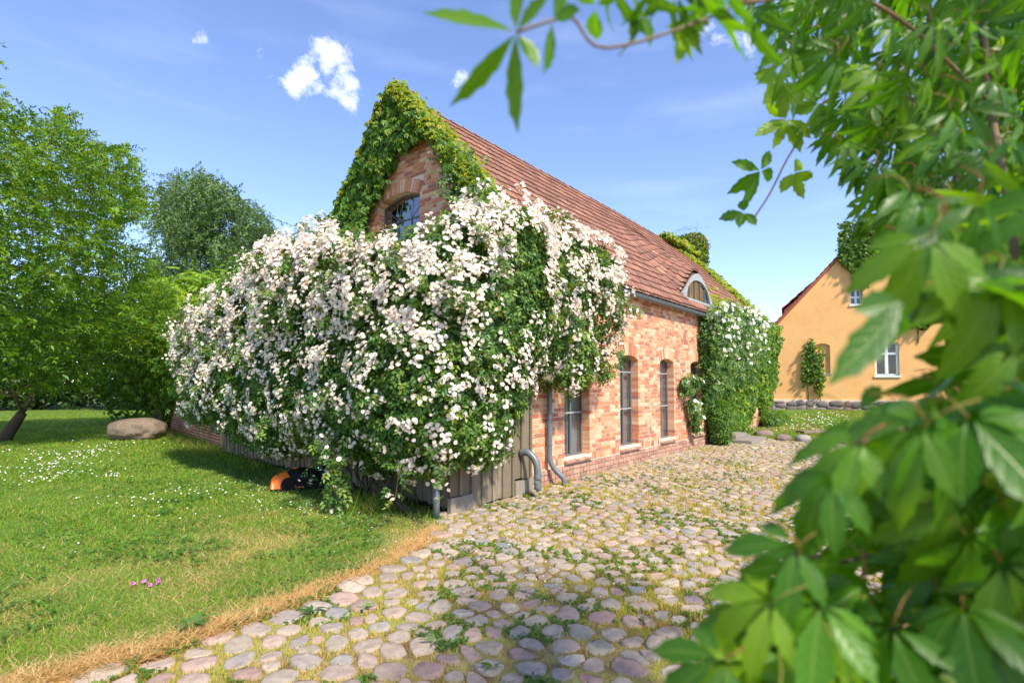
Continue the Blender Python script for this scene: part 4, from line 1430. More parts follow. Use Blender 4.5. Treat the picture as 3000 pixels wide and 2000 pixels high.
ROSE_TRIM = ROSE_SIL
P, N = rose_points(900000, .22)
k_ = in_view(P, ROSE_TRIM, 17)
xx_, yy_, zz_ = proj(P)
k_ |= (xx_ < -50)
P, N = P[k_], N[k_]
facing = ((CAM - P) * N).sum(1) > -2.5
P, N = P[facing], N[facing]
rose_leaf = pinnate(leaf2(.030, .052, .25, .12), 2, .085, s0=1.0)
print('rose leaf sites', len(P))
sel = rng.choice(len(P), min(len(P), 46000), replace=False)
foliage('foliage', rose_leaf, P[sel], N[sel] + np.array([0, 0, .35]), (0, 0, -1), rng.uniform(.95, 1.55, len(sel)), m_rleaf, rose, .7, .5, kind='stuff')
# blossom clusters
cP, cN = rose_points(600000, .05)
k_ = in_view(cP, ROSE_TRIM, 16); cP, cN = cP[k_], cN[k_]
facing = ((CAM - cP) * cN).sum(1) > -2.0
cP, cN = cP[facing], cN[facing]
hgt = cP[:, 2]
top_y = np.interp(proj(cP)[0], [500, 700, 1000, 1300, 1600, 1850], [980, 730, 690, 600, 640, 850])
bot_y = np.interp(proj(cP)[0], [500, 700, 1000, 1300, 1600, 1850], [1270, 1330, 1390, 1390, 1200, 1100])
fr_ = np.clip((proj(cP)[1] - top_y) / (bot_y - top_y), 0, 1)      # 0 at the crest, 1 at the hem
clump = vnoise(cP, 2.6, 9, 2)
prob = np.clip(2.3 - fr_ * 3.2, .40, 2.2) + np.where(cP[:, 1] > 11.2, .35, 0)
prob *= np.clip((clump - .30) * 4.0, .6, 1.15)
ncl = 4300
pick = rng.choice(len(cP), ncl, replace=True, p=prob / prob.sum())
cP, cN = cP[pick], cN[pick]
FPos, FNor = [], []
lift_ = .045 + .11 * np.clip(1 - 2.2 * fr_[pick], 0, 1)
for p, n, lf in zip(cP, cN, lift_):
    m = int(rng.integers(3, 11))
    a_ = nrm(np.cross(n, rng.normal(0, 1, 3))); b_ = np.cross(n, a_)
    for q in range(m):
        r_ = .095 * math.sqrt(rng.random()); t_ = 6.283 * rng.random()
        FPos.append(p + a_ * r_ * math.cos(t_) + b_ * r_ * math.sin(t_) + n * (np.where(1050 < proj(p[None])[0][0] < 1330, .04, lf) + .05 * rng.random())); FNor.append(n + .9 * (a_ * math.cos(t_) + b_ * math.sin(t_)) * r_ / .1 * .6 + np.array([0, 0, .35]))
FPos, FNor = np.array(FPos), np.array(FNor)
sc_ = -proj(FPos)[2] + ((CAM - FPos) * FNor).sum(1) / 4
blossoms(FPos, FNor, .0225, rose, [m_petal, m_heart], 300, score=sc_)
print('rose blossoms', len(FPos))
# arching shoots that break the outline
shP, shN = cP[rng.choice(len(cP), 120)], None
shoot = MB(); lP, lN, fP, fN = [], [], [], []
for p in shP:
    i = int(np.argmin(((P - p) ** 2).sum(1))); n = nrm(N[i] + np.array([-.1, -.1, .35]) + rng.normal(0, .3, 3)); L_ = rng.uniform(.18, .42)
    path = smoothpath([p - n * .1, p + n * L_ * .6, p + n * L_ + np.array([0, 0, -.12 * L_ / .4]) + rng.normal(0, .05, 3)], 8)
    if path[-1][2] < .3 or (path[-1][0] > GX - .1 and path[-1][1] > WY - .1 and path[-1][2] < 3.5): continue
    xs_, ys_, _z = proj(path[-1][None])
    if 1050 < xs_[0] < 1330 and ys_[0] < 690: continue
    shoot.tube(path, .004, 4, cap=False)
    for q in path[2:]:
        for _ in range(2): lP.append(q + rng.normal(0, .04, 3)); lN.append(n * .3 + rng.normal(0, .5, 3) + np.array([0, 0, .5]))
    for _ in range(int(rng.integers(4, 11))): fP.append(path[-1] + rng.normal(0, .045, 3)); fN.append(n + rng.normal(0, .5, 3))
shoot.build('arching_shoots', m_cane, rose, smooth=True, kind='stuff')
foliage('shoot_leaves', rose_leaf, np.array(lP), np.array(lN), (0, 0, -1), rng.uniform(.8, 1.3, len(lP)), m_rleaf, rose, .7, .4, kind='stuff')
blossoms(np.array(fP), np.array(fN), .0225, rose, [m_petal, m_heart], 0, mass='shoot_blossom')
# young shoots on the crest
k_ = rng.choice(len(P), 1500, replace=False)
k_ = k_[(N[k_][:, 2] > .15)]
foliage('young_shoots', spray(leaf2(.022, .045), 9, .2, .1), P[k_], N[k_] * .3 + rng.normal(0, .6, (len(k_), 3)), (0, 0, 1), 1.0, leafmat('young_rose_leaf', [(140, 160, 60), (160, 168, 70), (120, 146, 52)], .35), rose, .6, .4, kind='stuff')
# canes at the foot
canes = MB()
for i in range(26):
    a0 = np.array([rng.uniform(4.35, 4.72), rng.uniform(5.0, 6.6), 0]) if i > 5 else np.array([4.45 + .06 * i, 5.0 + .08 * i, 0])
    top_ = a0 + np.array([rng.uniform(-.5, .5), rng.uniform(-1.2, 1.2), rng.uniform(1.4, 2.3)])
    if i < 5: top_ = np.array([4.4, 5.9 + .12 * i, 1.5])
    mid_ = (a0 + top_) / 2 + rng.normal(0, .12, 3) + (np.array([0, .45, -.25]) if i < 5 else 0)
    a0 = a0 if i >= 5 else np.array([4.25 + .07 * i, 4.95 + .07 * i, 0.02])
    canes.tube(smoothpath([a0, mid_, top_], 9), np.linspace(.022 if i < 6 else .011, .008, 9), 6, rng.random())
canes.build('canes', m_cane, rose, smooth=True, kind='stuff')
# the sprig that hangs to the grass
sp0 = on(985, 1500, 2, .05); spt = sp0 + np.array([.35, .3, 1.1])
sp = MB(); path = smoothpath([spt, (spt + sp0) / 2 + np.array([-.12, 0, .15]), sp0], 12); sp.tube(path, .006, 5); sp.build('trailing_shoot', m_cane, rose, smooth=True)
tP = np.repeat(path[3:], 12, 0) + rng.normal(0, .09, (len(path[3:]) * 12, 3)); tP[:, 2] = np.maximum(tP[:, 2], .05)
foliage('trailing_leaves', rose_leaf, tP, rng.normal(0, .5, tP.shape) + np.array([-.6, -.4, .5]), (0, 0, -1), rng.uniform(.9, 1.4, len(tP)), m_rleaf, rose, .6, .5, kind='stuff')
bp = tP[rng.choice(len(tP), 22)] + rng.normal(0, .05, (22, 3)); bp[:, 2] = np.maximum(bp[:, 2], .06)
blossoms(bp, np.tile([-.5, -.5, .5], (22, 1)), .03, rose, [m_petal, m_heart], 0, mass='trailing_blossom')

# ------------------------------------------------------------------ creeper on the gable
gcr = thing('gable_creeper', (GX, 9.6, 0), 'green creeper cloaking the barn gable peak and left slope', 'creeper')
creep = palmate(leaf2(.05, .10, .2, .2), 5, 1.2)
creep3 = palmate(leaf2(.062, .11, .2, .2), 3, 1.0)
n = 70000
Y = rng.uniform(4.4, 11.6, n); Zg = rng.uniform(2.6, 7.9, n)
roofl = RZ - TAN * np.abs(Y - RY)
off = np.abs(rng.normal(0, .09, n)) + .02 + .35 * np.clip(vnoise(np.c_[Y, Zg], 2.2, 88, 3) - .45, 0, 1)
P = np.c_[GX - off, Y, Zg]
ok = (Zg < roofl + .32 + .3 * (vnoise(np.c_[Y, Zg], 1.6, 3) - .4))
ok &= (Y > RY) | (Zg > roofl - 1.15 + .6 * vnoise(np.c_[Y, Zg], 1.1, 33))
ok &= in_view(P, GIVY, 7)
P1 = P[ok]
n = 16000                             # over the verge onto the tiles
X = GX - .25 + np.abs(rng.normal(0, .42, n)); Y = rng.uniform(5.0, 8.0, n)
P = np.c_[X, Y, roofz(X, Y, False) + np.abs(rng.normal(.05, .12, n))]
ok = in_view(P, GIVY, 6)
P2 = P[ok]
n = 9000                              # left slope, seen edge on
X = rng.uniform(GX - .3, GX + 1.2, n); Y = rng.uniform(7.9, 11.4, n)
P = np.c_[X, Y, RZ - TAN * (Y - RY) + np.abs(rng.normal(.05, .16, n))]
P3 = P[in_view(P, GIVY, 7)]
P1 = P1[rng.choice(len(P1), min(len(P1), 13000), replace=False)]
foliage('wall_leaves', creep, P1, np.array([-1, -.25, .45]) * np.ones((len(P1), 1)), (0, 0, -1), rng.uniform(.8, 1.7, len(P1)), m_ivy, gcr, .45, .45, kind='stuff')
PT = np.vstack([P2, P3]); PT = PT[rng.choice(len(PT), min(len(PT), 10500), replace=False)]
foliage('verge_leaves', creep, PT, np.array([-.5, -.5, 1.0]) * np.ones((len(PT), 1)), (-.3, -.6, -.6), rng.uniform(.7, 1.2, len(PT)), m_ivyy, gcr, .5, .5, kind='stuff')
st = MB()
for i in range(12):
    y0 = rng.uniform(9.6, 10.7)
    st.tube(smoothpath([(GX - .02, y0, 2.6), (GX - .05, y0 - .3 * rng.random(), 3.8), (GX - .04, y0 - .5, 4.7), (GX - .05, 8.75 + rng.normal(.1, .1), 6.0)], 10), .012, 5)
st.build('stems', m_cane, gcr, smooth=True, kind='stuff')
# blossom that has climbed with it
vr = thing('verge_rose', (GX + .1, 5.3, 0), 'pale pink rose shoots climbing the right gable verge among creeper', 'rose')
VR = [(1290, 440), (1330, 420), (1400, 480), (1410, 540), (1460, 610), (1400, 620), (1330, 600), (1340, 540), (1290, 490), (1270, 470)]
X = GX - .15 + np.abs(rng.normal(0, .25, 9000)); Y = rng.uniform(4.9, 7.6, 9000)
P = np.c_[X, Y, np.where(X < GX, RZ - TAN * (RY - Y) - rng.random(9000) * .7, roofz(X, Y, False) + .12)]
P[:, 0] = np.where(X < GX, GX - .2 - .1 * rng.random(9000), X)
P = P[in_view(P, VR, 12)]
cl_ = vnoise(P, 3.0, 55, 1); P = P[cl_ > .52]
P = P[:420]
blossoms(P, np.tile([-.5, -.5, .8], (len(P), 1)), .030, vr, [m_petal, m_heart], 60)
foliage('foliage', rose_leaf, P + rng.normal(0, .12, P.shape), np.tile([-.5, -.5, .8], (len(P), 1)), (0, 0, -1), 1.2, m_rleaf, vr, .6, .5, kind='stuff')
st = MB()
for i in range(5): st.tube(smoothpath([(GX - .12, 4.9 + .1 * i, 2.6), (GX - .16, 5.2 + .08 * i, 3.9), (GX - .14, 5.75 + .06 * i, 4.95), (GX - .1, 6.5 + .06 * i, 5.7)], 10), .005, 5)
st.build('stems', m_cane, vr, smooth=True, kind='stuff')

# ------------------------------------------------------------------ creeper and white rose on the far half of the long wall
fcr = thing('wall_creeper', (18.5, WY - .1, 0), 'dark green creeper curtain hanging on the far end of the long wall', 'creeper')
n = 11500
X = rng.uniform(15.9, 22.1, n); Z = rng.uniform(.1, 3.9, n)
d_ = np.abs(rng.normal(0, .085, n)) + .02
P = np.c_[X, WY - d_ - .12 * (Z > 2.9), Z]
low = np.interp(X, [15.9, 16.5, 17.4, 18.2, 18.8, 19.4, 19.9, 20.4, 21.3, 22.1], [2.1, .2, .15, .25, .9, 1.9, .4, .3, 1.5, 1.7])
ok = (Z > low + rng.normal(0, .12, n)) & (Z > gz(X, 4.8))
P = P[ok]
foliage('wall_leaves', creep3, P, np.array([-.35, -1, .4]) * np.ones((len(P), 1)), (0, 0, -1), rng.uniform(1.0, 1.8, len(P)), m_ivy, fcr, .35, .35, kind='stuff')
st = MB()
for xx in (16.6, 17.1, 17.6, 18.1, 19.9, 20.3): st.tube(smoothpath([(xx, WY - .05, gz(xx, 4.9)), (xx + rng.normal(0, .1), WY - .06, 1.4), (xx + rng.normal(0, .2), WY - .06, 3.0)], 8), .014, 5)
st.build('stems', m_cane, fcr, smooth=True, kind='stuff')

rcr = thing('roof_creeper', (FX - .3, 6.5, 3.5), 'bright green creeper trailing along the far roof verge and ridge', 'creeper')
n = 13000
s_ = rng.uniform(0, 1, n); Y = 4.75 + s_ * 3.3; X = FX + .1 - np.abs(rng.normal(0, .55, n)) - np.where(s_ > .75, rng.random(n) * 2.6 * ((s_ - .75) / .25), 0)
band = np.abs(vnoise(np.c_[X, Y], .7, 61) - .2)
P = np.c_[X, Y, roofz(X, Y) + np.abs(rng.normal(.04, .10, n))]
ok = (FX + .1 - X < .5 + 1.2 * vnoise(np.c_[Y, Y * 0], 1.2, 71) + np.where(s_ > .8, 1.4, 0)) & (X < FX + .2)
P = P[ok]
n = 3000
X = rng.uniform(18.6, FX, n); P4 = np.c_[X, RY + rng.normal(-.12, .14, n), RZ + sag(X) + np.abs(rng.normal(.08, .07, n))]
n = 2500
a_ = rng.uniform(14.2, 21.5, n); P5 = np.c_[a_, 4.7 + np.abs(rng.normal(0, .45, n)), a_ * 0]; P5[:, 2] = roofz(P5[:, 0], P5[:, 1], False) + np.abs(rng.normal(.05, .08, n)); P5 = P5[(P5[:, 0] > 15.6)]
P = np.vstack([P, P4, P5])
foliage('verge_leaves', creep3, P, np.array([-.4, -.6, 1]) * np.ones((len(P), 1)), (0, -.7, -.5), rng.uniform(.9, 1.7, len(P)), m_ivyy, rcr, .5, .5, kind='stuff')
ccr = thing('chimney_creeper', (21.8, 7.9, 6), 'shaggy creeper wrapped round the barn chimney', 'creeper')
n = 5200
d = nrm(rng.normal(0, 1, (n, 3)) * np.array([1, 1, 1.2]))
P = np.array([21.88, 7.95, 7.1]) + np.sign(d) * np.abs(d) ** .6 * np.array([.56, .60, .78]) * (1 - np.abs(rng.normal(0, .10, n)))[:, None] + rng.normal(0, .05, (n, 3))
foliage('wrapped_leaves', creep, P, d + np.array([0, 0, .2]), (0, 0, -1), rng.uniform(.8, 1.3, n), M('mixed_creeper_leaf', [(84, 122, 40), (110, 140, 40), (70, 104, 40), (150, 158, 44), (120, 96, 76)], .5, transl=.3), ccr, .5, .5, kind='stuff')
st = MB()
for i in range(10): st.tube(smoothpath([(21.5, 7.6 + .08 * i, 7.6), (21.4 + rng.normal(0, .2), 7.6 + .1 * i + rng.normal(0, .2), 7.95), (21.4 + rng.normal(0, .3), 7.5 + .1 * i + rng.normal(0, .4), 8.05)], 6), .004, 4)
st.build('tendrils', m_cane, ccr, smooth=True, kind='stuff')

wr = thing('white_rose', (14.9, WY - .1, 0), 'white flowered climbing rose trained round the barn door', 'rose bush')
WR = [(2035, 930), (2060, 910), (2120, 895), (2200, 905), (2235, 960), (2235, 1050), (2190, 1110), (2120, 1130), (2090, 1180), (2060, 1180), (2055, 1100), (2030, 1060)]
n = 20000
X = rng.uniform(13.9, 20.5, n); Z = rng.uniform(.4, 4.1, n); P = np.c_[X, WY - .06 - np.abs(rng.normal(.12, .22, n)) * np.clip((Z - .6) / 1.5, .3, 1.2), Z]
P = P[in_view(P, WR, 9)]; P = P[:6500]
foliage('foliage', rose_leaf, P, np.array([-.3, -1, .4]) * np.ones((len(P), 1)), (0, 0, -1), rng.uniform(1.1, 1.7, len(P)), m_rleaf, wr, .6, .5, kind='stuff')
WB = [(2070, 930), (2120, 900), (2200, 910), (2235, 960), (2230, 1030), (2180, 1090), (2120, 1070), (2080, 1010)]
x, y, z = proj(P); w = np.where(inpoly(x, y, WB), np.clip((1130 - y) / 120, .25, 1.5), .06); w *= (vnoise(P, 2.6, 4, 1) > .45) + .1
pk = rng.choice(len(P), 420, replace=False, p=w / w.sum())
blossoms(P[pk] + np.array([-.05, -.16, .05]) + rng.normal(0, .04, (420, 3)), np.tile([-.4, -1, .5], (420, 1)), .052, wr, [m_wpetal, m_heart], 200)
st = MB()
for i, xx in enumerate((14.75, 14.9, 15.05)): st.tube(smoothpath([(xx, WY - .08, 0), (xx + .05, WY - .10, 1.2), (xx + .2 * i, WY - .12, 2.4), (xx + .9 * i, WY - .2, 3.1)], 10), .016, 6)
st.build('canes', m_cane, wr, smooth=True, kind='stuff')
# sprays hanging in front of the last window
k2 = []
for (x, y) in ((2010, 1115), (2030, 1110), (2045, 1120), (2020, 1140), (2025, 1175), (2040, 1190), (2030, 1200), (2050, 1210), (2035, 1230), (2010, 1135), (2040, 1250)):
    p = on(x, y, 1, WY - .18); k2.append(p + rng.normal(0, .06, (34, 3)))
k2 = np.vstack(k2)
foliage('hanging_sprays', rose_leaf, k2, np.tile([-.3, -1, .4], (len(k2), 1)), (0, 0, -1), 1.3, m_rleaf, wr, .6, .5, kind='stuff')
bp = k2[rng.choice(len(k2), 26)]
blossoms(bp + np.array([0, -.05, 0]), np.tile([-.3, -1, .4], (26, 1)), .045, wr, [m_wpetal, m_heart], 0, mass='hanging_blossom')


# ------------------------------------------------------------------ generic bush
def bush(name, c, r, n, tmpl, scale, mat, label, cat='bush', group=None, sil=None, jit=8, up=.4, fl=.12, noise_amp=.4, spin=.6, stems=5, lobes=None):
    c = np.array(c, float); r = np.array(r, float)
    t = thing(name, (c[0], c[1], gz(c[0], c[1])), label, cat, group)
    C = [c]; RR = [r]
    for i in range(lobes or 0):
        d = nrm(rng.normal(0, 1, 3)); C.append(c + d * r * .62); RR.append(r * rng.uniform(.35, .55))
    C, RR = np.array(C), np.array(RR)
    k = rng.choice(len(C), n, p=(RR[:, 0] * RR[:, 2]) / (RR[:, 0] * RR[:, 2]).sum())
    d = nrm(rng.normal(0, 1, (n, 3)))
    P = C[k] + d * RR[k] * (1 + noise_amp * (vnoise(C[k] + d * RR[k], 2.2 / r.mean(), 7, 3) - .5))[:, None] * (1 - np.abs(rng.exponential(fl, n)))[:, None]
    ok = P[:, 2] > gz(P[:, 0], P[:, 1]) + .03
    if sil is not None: ok &= in_view(P, sil, jit) | (proj(P)[0] < 0)
    P, d = P[ok], d[ok]
    foliage('crown', tmpl, P, d + np.array([0, 0, up]), d * .4 + np.array([0, 0, -.8]), rng.uniform(.75, 1.3, len(P)) * scale, mat, t, spin, .5, kind='stuff')
    st_ = MB(); g0 = np.array([c[0], c[1], gz(c[0], c[1])])
    for i in range(stems):
        e = c + nrm(rng.normal(0, 1, 3)) * r * .5; s0 = g0 + np.array([rng.normal(0, .12), rng.normal(0, .12), -.02]) * min(1, r[0])
        st_.tube(smoothpath([s0, (s0 + e) / 2 + rng.normal(0, .1, 3) * r, e], 7), np.linspace(.02, .008, 7) * max(1, r[0]) , 6)
    st_.build('trunk', m_bark, t, smooth=True)
    return t


sb = on(2095, 1305, 2, 0)
bush('door_shrub', (14.62, 4.62, .62), (.34, .28, .62), 2600, rose_leaf, 1.15, m_bush, 'small rounded green shrub between barn wall and doorstep', stems=6)
bush('corner_weed', (20.4, 4.55, .45), (1.1, .25, .25), 900, rose_leaf, 1.6, m_bush, 'low leafy weeds along the foot of the far wall', 'weed', stems=6)

# ------------------------------------------------------------------ trees at the left
def tree(name, base, h_trunk, clusters, dirs, tmpl, scale, mat, label, cat='tree', r0=.16, nb=90, group=None, g=None, spin=.35, tilt=.4, lean=(0, 0), bark=None, forks=1):
    base = np.array(base, float)
    t = thing(name, base, label, cat, group)
    nodes = [base + np.array([lean[0] * f, lean[1] * f, h_trunk * f]) for f in np.linspace(0, 1, 6)]
    nodes[0] = nodes[0] - np.array([0, 0, .1])
    rad = list(np.linspace(r0, r0 * .7, 6))
    tk = MB(); tk.tube(np.array(nodes), np.array(rad), 10); tr_ = tk.build('trunk', bark or m_bark, t, smooth=True)
    br = MB()
    sub = clusters[rng.choice(len(clusters), min(nb, len(clusters)), replace=False)]
    top = nodes[-1]
    sub = sub[np.argsort(np.linalg.norm(sub - top, axis=1))]
    nd = np.array(nodes[2:]); nr = np.array(rad[2:])
    for e in sub:
        v = e - nd; L_ = np.linalg.norm(v, axis=1)
        cost = L_ + np.where(nd[:, 2] > e[2] - .15, 1.2, 0) * L_
        i = int(np.argmin(cost)); s = nd[i]
        m_ = (s + e) / 2 + rng.normal(0, .06, 3) * L_[i] + np.array([0, 0, .10 * L_[i]])
        path = smoothpath([s, m_, e], 7)
        r_s = max(.008, min(nr[i] * .75, .016 + .030 * L_[i]))
        br.tube(path, np.linspace(r_s, max(.005, r_s * .4), 7), 5, rng.random(), cap=False)
        nd = np.vstack([nd, path[2:]]); nr = np.r_[nr, np.linspace(r_s, max(.005, r_s * .4), 7)[2:]]
    br.build('branches', bark or m_bark, t, smooth=True, kind='stuff')
    R = frames(nrm(rng.normal(0, tilt, clusters.shape) + np.array([0, 0, 1.0]) if g is None else rng.normal(0, 1, clusters.shape)), dirs, spin)
    V, F = inst(tmpl, R, clusters, rng.uniform(.75, 1.25, len(clusters)) * scale)
    obj('crown', V, F, mat, t, True, rnd=np.repeat(rng.random(len(clusters)), len(tmpl[0])), kind='stuff')
    return t


TREE_SIL = [(-900, 600), (-400, 150), (10, 250), (60, 300), (95, 268), (130, 320), (180, 268), (230, 300), (262, 350), (300, 395), (330, 370), (400, 395), (425, 440), (440, 520), (435, 610), (375, 590), (365, 660),
            (420, 690), (450, 745), (480, 820), (505, 880), (515, 980), (500, 1030), (420, 1040), (380, 1090), (310, 1100), (290, 1150), (220, 1185), (170, 1160), (90, 1180), (30, 1230), (-900, 1240)]
TREE_SIL = [(x - 25, y + (50 if y < 700 else 0)) for x, y in TREE_SIL]
tb = on(8, 1292, 2, 0)
n = 36000
cc = tb + np.array([0, 0, 5.9]) + rt * .2
d = nrm(rng.normal(0, 1, (n, 3))); rr_ = rng.random(n) ** .42
Pc = cc + d * np.array([5.2, 5.2, 4.9]) * rr_[:, None]
cln = vnoise(Pc, .75, 41, 2)
ok = in_view(Pc, TREE_SIL, 5) | (proj(Pc)[0] < 0)
ok &= (Pc[:, 2] > 1.3) & (cln > .36)
Pc, d = Pc[ok], d[ok]
keep = rng.random(len(Pc)) < np.clip(.25 + .9 * (np.linalg.norm((Pc - cc) / np.array([5.2, 5.2, 4.9]), axis=1)), 0, 1)
Pc, d = Pc[keep][:7400], d[keep][:7400]
print('willow clusters', len(Pc))
wl_spray = spray(leaf2(.062, .17, .2, .25), 13, .50, .2, 1.0, jit=.55)
tree('willow_tree', tb, .8, Pc, d * .8 + np.array([0, 0, .75]), wl_spray, .95, m_willow, 'tall loose willow like tree with narrow leaves at the lawn edge', r0=.17, nb=300, lean=(.35, -.25))

BIRCH = [(448, 640), (452, 545), (480, 508), (530, 515), (560, 495), (600, 490), (625, 520), (640, 500), (665, 540), (690, 545), (705, 580), (745, 590), (770, 630), (812, 640), (818, 720), (780, 780), (600, 800), (440, 790)]
n = 14000
bd = 46.0
bx = CAM + ray(620, 1128) * bd
Pc = bx + rt * rng.uniform(-5.8, 6, n)[:, None] + fw * rng.normal(0, 2.2, n)[:, None] + zz * rng.uniform(8, 20.3, n)[:, None]
cln = vnoise(Pc, .38, 19, 3)
Pc = Pc[in_view(Pc, BIRCH, 5) & (cln > .43)][:1800]
tree('weeping_birch', (bx[0], bx[1], 0), 14, Pc, np.array([0, 0, -1.0]) * np.ones((len(Pc), 1)) + rng.normal(0, .12, (len(Pc), 3)), strand(leaf2(.115, .20, .2, .2), 34, 2.3), 1.0, m_birch, 'tall weeping birch with grey green hanging branches beyond the hedge', r0=.3, nb=90, g=1, bark=M('birch_bark', [(190, 186, 176)], .9, noise=(3, .6, (60, 56, 52), .5, .6)))

sum_leaf = pinnate(leaf2(.075, .17, .2, .2), 7, .55, s0=1.0)
SUM1 = [(430, 800), (455, 690), (500, 700), (560, 745), (600, 740), (680, 735), (720, 745), (730, 800), (640, 900), (560, 1000), (520, 1050), (480, 1050), (420, 1000)]
c1 = at(560, 870, 22.5)
bush('sumac_shrub', (c1[0], c1[1], 3.2), (3.2, 2.6, 3.3), 2600, sum_leaf, 1.0, m_sumac, 'bright yellow green feathery sumac behind the brick wall', 'shrub', sil=SUM1, jit=6, stems=8, lobes=8)
c1 = at(455, 760, 24)
bush('sumac_shrub', (c1[0], c1[1], 3.6), (1.5, 1.5, 2.6), 900, sum_leaf, 1.05, m_sumac, 'tall light green sumac shoot rising beside the willow crown', 'shrub', stems=6, lobes=6)
c1 = at(715, 760, 30)
bush('leafy_bush', (c1[0], c1[1], 5.2), (2.3, 2.2, 4.4), 1500, palmate(leaf2(.12, .22), 5), 1.0, m_bush, 'round mid green bush showing its top above the rose', 'bush', stems=5, lobes=6)
c1 = at(440, 1060, 23)
bush('leafy_bush', (c1[0], c1[1], 1.9), (1.9, 1.7, 2.2), 1500, palmate(leaf2(.10, .19), 5), 1.0, m_bush, 'low spreading green bush between the boulder and the old ivy stem', 'bush', stems=5, lobes=6)
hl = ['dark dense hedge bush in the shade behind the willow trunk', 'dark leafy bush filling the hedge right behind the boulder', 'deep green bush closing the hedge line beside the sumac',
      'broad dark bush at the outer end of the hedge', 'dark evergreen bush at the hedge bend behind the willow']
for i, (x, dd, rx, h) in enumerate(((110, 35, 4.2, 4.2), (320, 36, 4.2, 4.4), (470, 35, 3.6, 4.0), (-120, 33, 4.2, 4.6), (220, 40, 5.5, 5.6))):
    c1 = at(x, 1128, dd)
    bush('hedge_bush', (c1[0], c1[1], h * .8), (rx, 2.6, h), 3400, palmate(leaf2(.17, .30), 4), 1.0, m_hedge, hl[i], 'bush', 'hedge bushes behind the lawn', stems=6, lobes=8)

# ivy on the low wall and its old stem
iv = thing('wall_ivy', (6.7, 19.5, 0), 'ivy heaped over the low brick wall with a thick old stem', 'ivy')
n = 10000
u_ = rng.uniform(0, wlen + .8, n); z_ = rng.uniform(.2, 4.0, n); dd_ = np.abs(rng.normal(.0, .35, n))
P = np.c_[WALLA[0] + wd[0] * u_ + wnm[0] * (dd_ * np.clip(z_ / 2.2, .35, 1)), WALLA[1] + wd[1] * u_ + wnm[1] * (dd_ * np.clip(z_ / 2.2, .35, 1)), z_]
low = np.interp(u_, [0, 1.5, 4.5, 6.2, 7.0, 8.0], [1.2, 1.2, 1.5, 1.1, .4, .3])
ok = (z_ > low + rng.normal(0, .15, n)) & (z_ < 3.2 + .8 * vnoise(np.c_[u_, u_ * 0], .8, 3))
P = P[ok]
foliage('leaves', palmate(leaf2(.10, .17), 4), P, np.tile([*wnm, .5], (len(P), 1)), (0, 0, -1), rng.uniform(.8, 1.3, len(P)), leafmat('wall_ivy_leaf', [(84, 122, 34), (104, 142, 38), (70, 104, 30), (124, 154, 44)], .34), iv, .4, .4, kind='stuff')
st = MB()
for i in range(7):
    u0 = wlen - .3 + .14 * i
    p0 = gww(u0, .12 + .1 * rng.random(), -.02); p1 = gww(u0 + rng.normal(0, .1), .18, 1.2); p2 = gww(u0 + rng.normal(0, .3), .15, 2.6)
    st.tube(smoothpath([p0, p1, p2], 8), np.linspace(.10, .05, 8), 7)
st.build('old_stem', m_bark, iv, smooth=True)

# creepers on the yellow house
hcl = palmate(leaf2(.075, .14), 5)
HC = [('house_creeper', [(2462, 730), (2475, 650), (2560, 640), (2620, 640), (2620, 760), (2555, 800), (2545, 840), (2515, 828), (2500, 790), (2470, 770)], 2600, 'thick creeper hanging from the yellow gable verge', (hu(2530), .2)),
      ('house_creeper', [(2350, 1110), (2352, 1050), (2365, 1010), (2380, 985), (2390, 1000), (2392, 1070), (2378, 1120), (2362, 1130)], 420, 'slim climbing plant left of the blind niche on the yellow gable', (hu(2366), .2)),
      ('house_creeper', [(2395, 1050), (2405, 1010), (2416, 1030), (2412, 1090), (2415, 1105), (2400, 1160), (2392, 1140), (2388, 1100)], 260, 'narrow yellowish climbing plant inside the blind niche on the yellow gable', (hu(2402), .2)),
      ('house_creeper', [(2575, 965), (2592, 955), (2592, 985), (2580, 990)], 160, 'small tuft of creeper dangling above the white arched window', (hu(2585), .2)),
      ('house_creeper', [(2650, 880), (2720, 860), (2760, 900), (2720, 960), (2660, 950)], 1200, 'creeper patch on the yellow gable right of the arched window', (hu(2690), .2))]
for nm, poly, n, lab, (u0, z0) in HC:
    pp = np.array(poly)
    xs_ = rng.uniform(pp[:, 0].min() - 5, pp[:, 0].max() + 5, n * 3); ys_ = rng.uniform(pp[:, 1].min() - 5, pp[:, 1].max() + 5, n * 3)
    ok = inpoly(xs_ + rng.normal(0, 3, n * 3), ys_ + rng.normal(0, 3, n * 3), poly)
    uu, zv = hu(xs_[ok])[:n], hz_(ys_[ok], xs_[ok])[:n]
    P = np.array([hw_(a_, .04 + abs(rng.normal(0, .12)), b_) for a_, b_ in zip(uu, zv)])
    t = thing(nm, hw_(u0, .03, .45), lab, 'creeper', 'creepers on the yellow house')
    foliage('leaves', hcl, P, np.tile([-fw[0], -fw[1], .4], (len(P), 1)), (0, 0, -1), rng.uniform(.6, 1.1, len(P)), m_ivy, t, .4, .4, kind='stuff')
    st = MB(); zt_ = zv.max() - .1; zb_ = .45 if nm and 'niche' in lab else zv.min() - .6
    for q in range(2): st.tube(smoothpath([hw_(u0 + .05 * q, .03, zb_), hw_(u0 + rng.normal(0, .06), .04, (zb_ + zt_) / 2), hw_(u0 + rng.normal(0, .06), .04, zt_)], 7), .012, 5)
    st.build('stems', m_cane, t, smooth=True, kind='stuff')
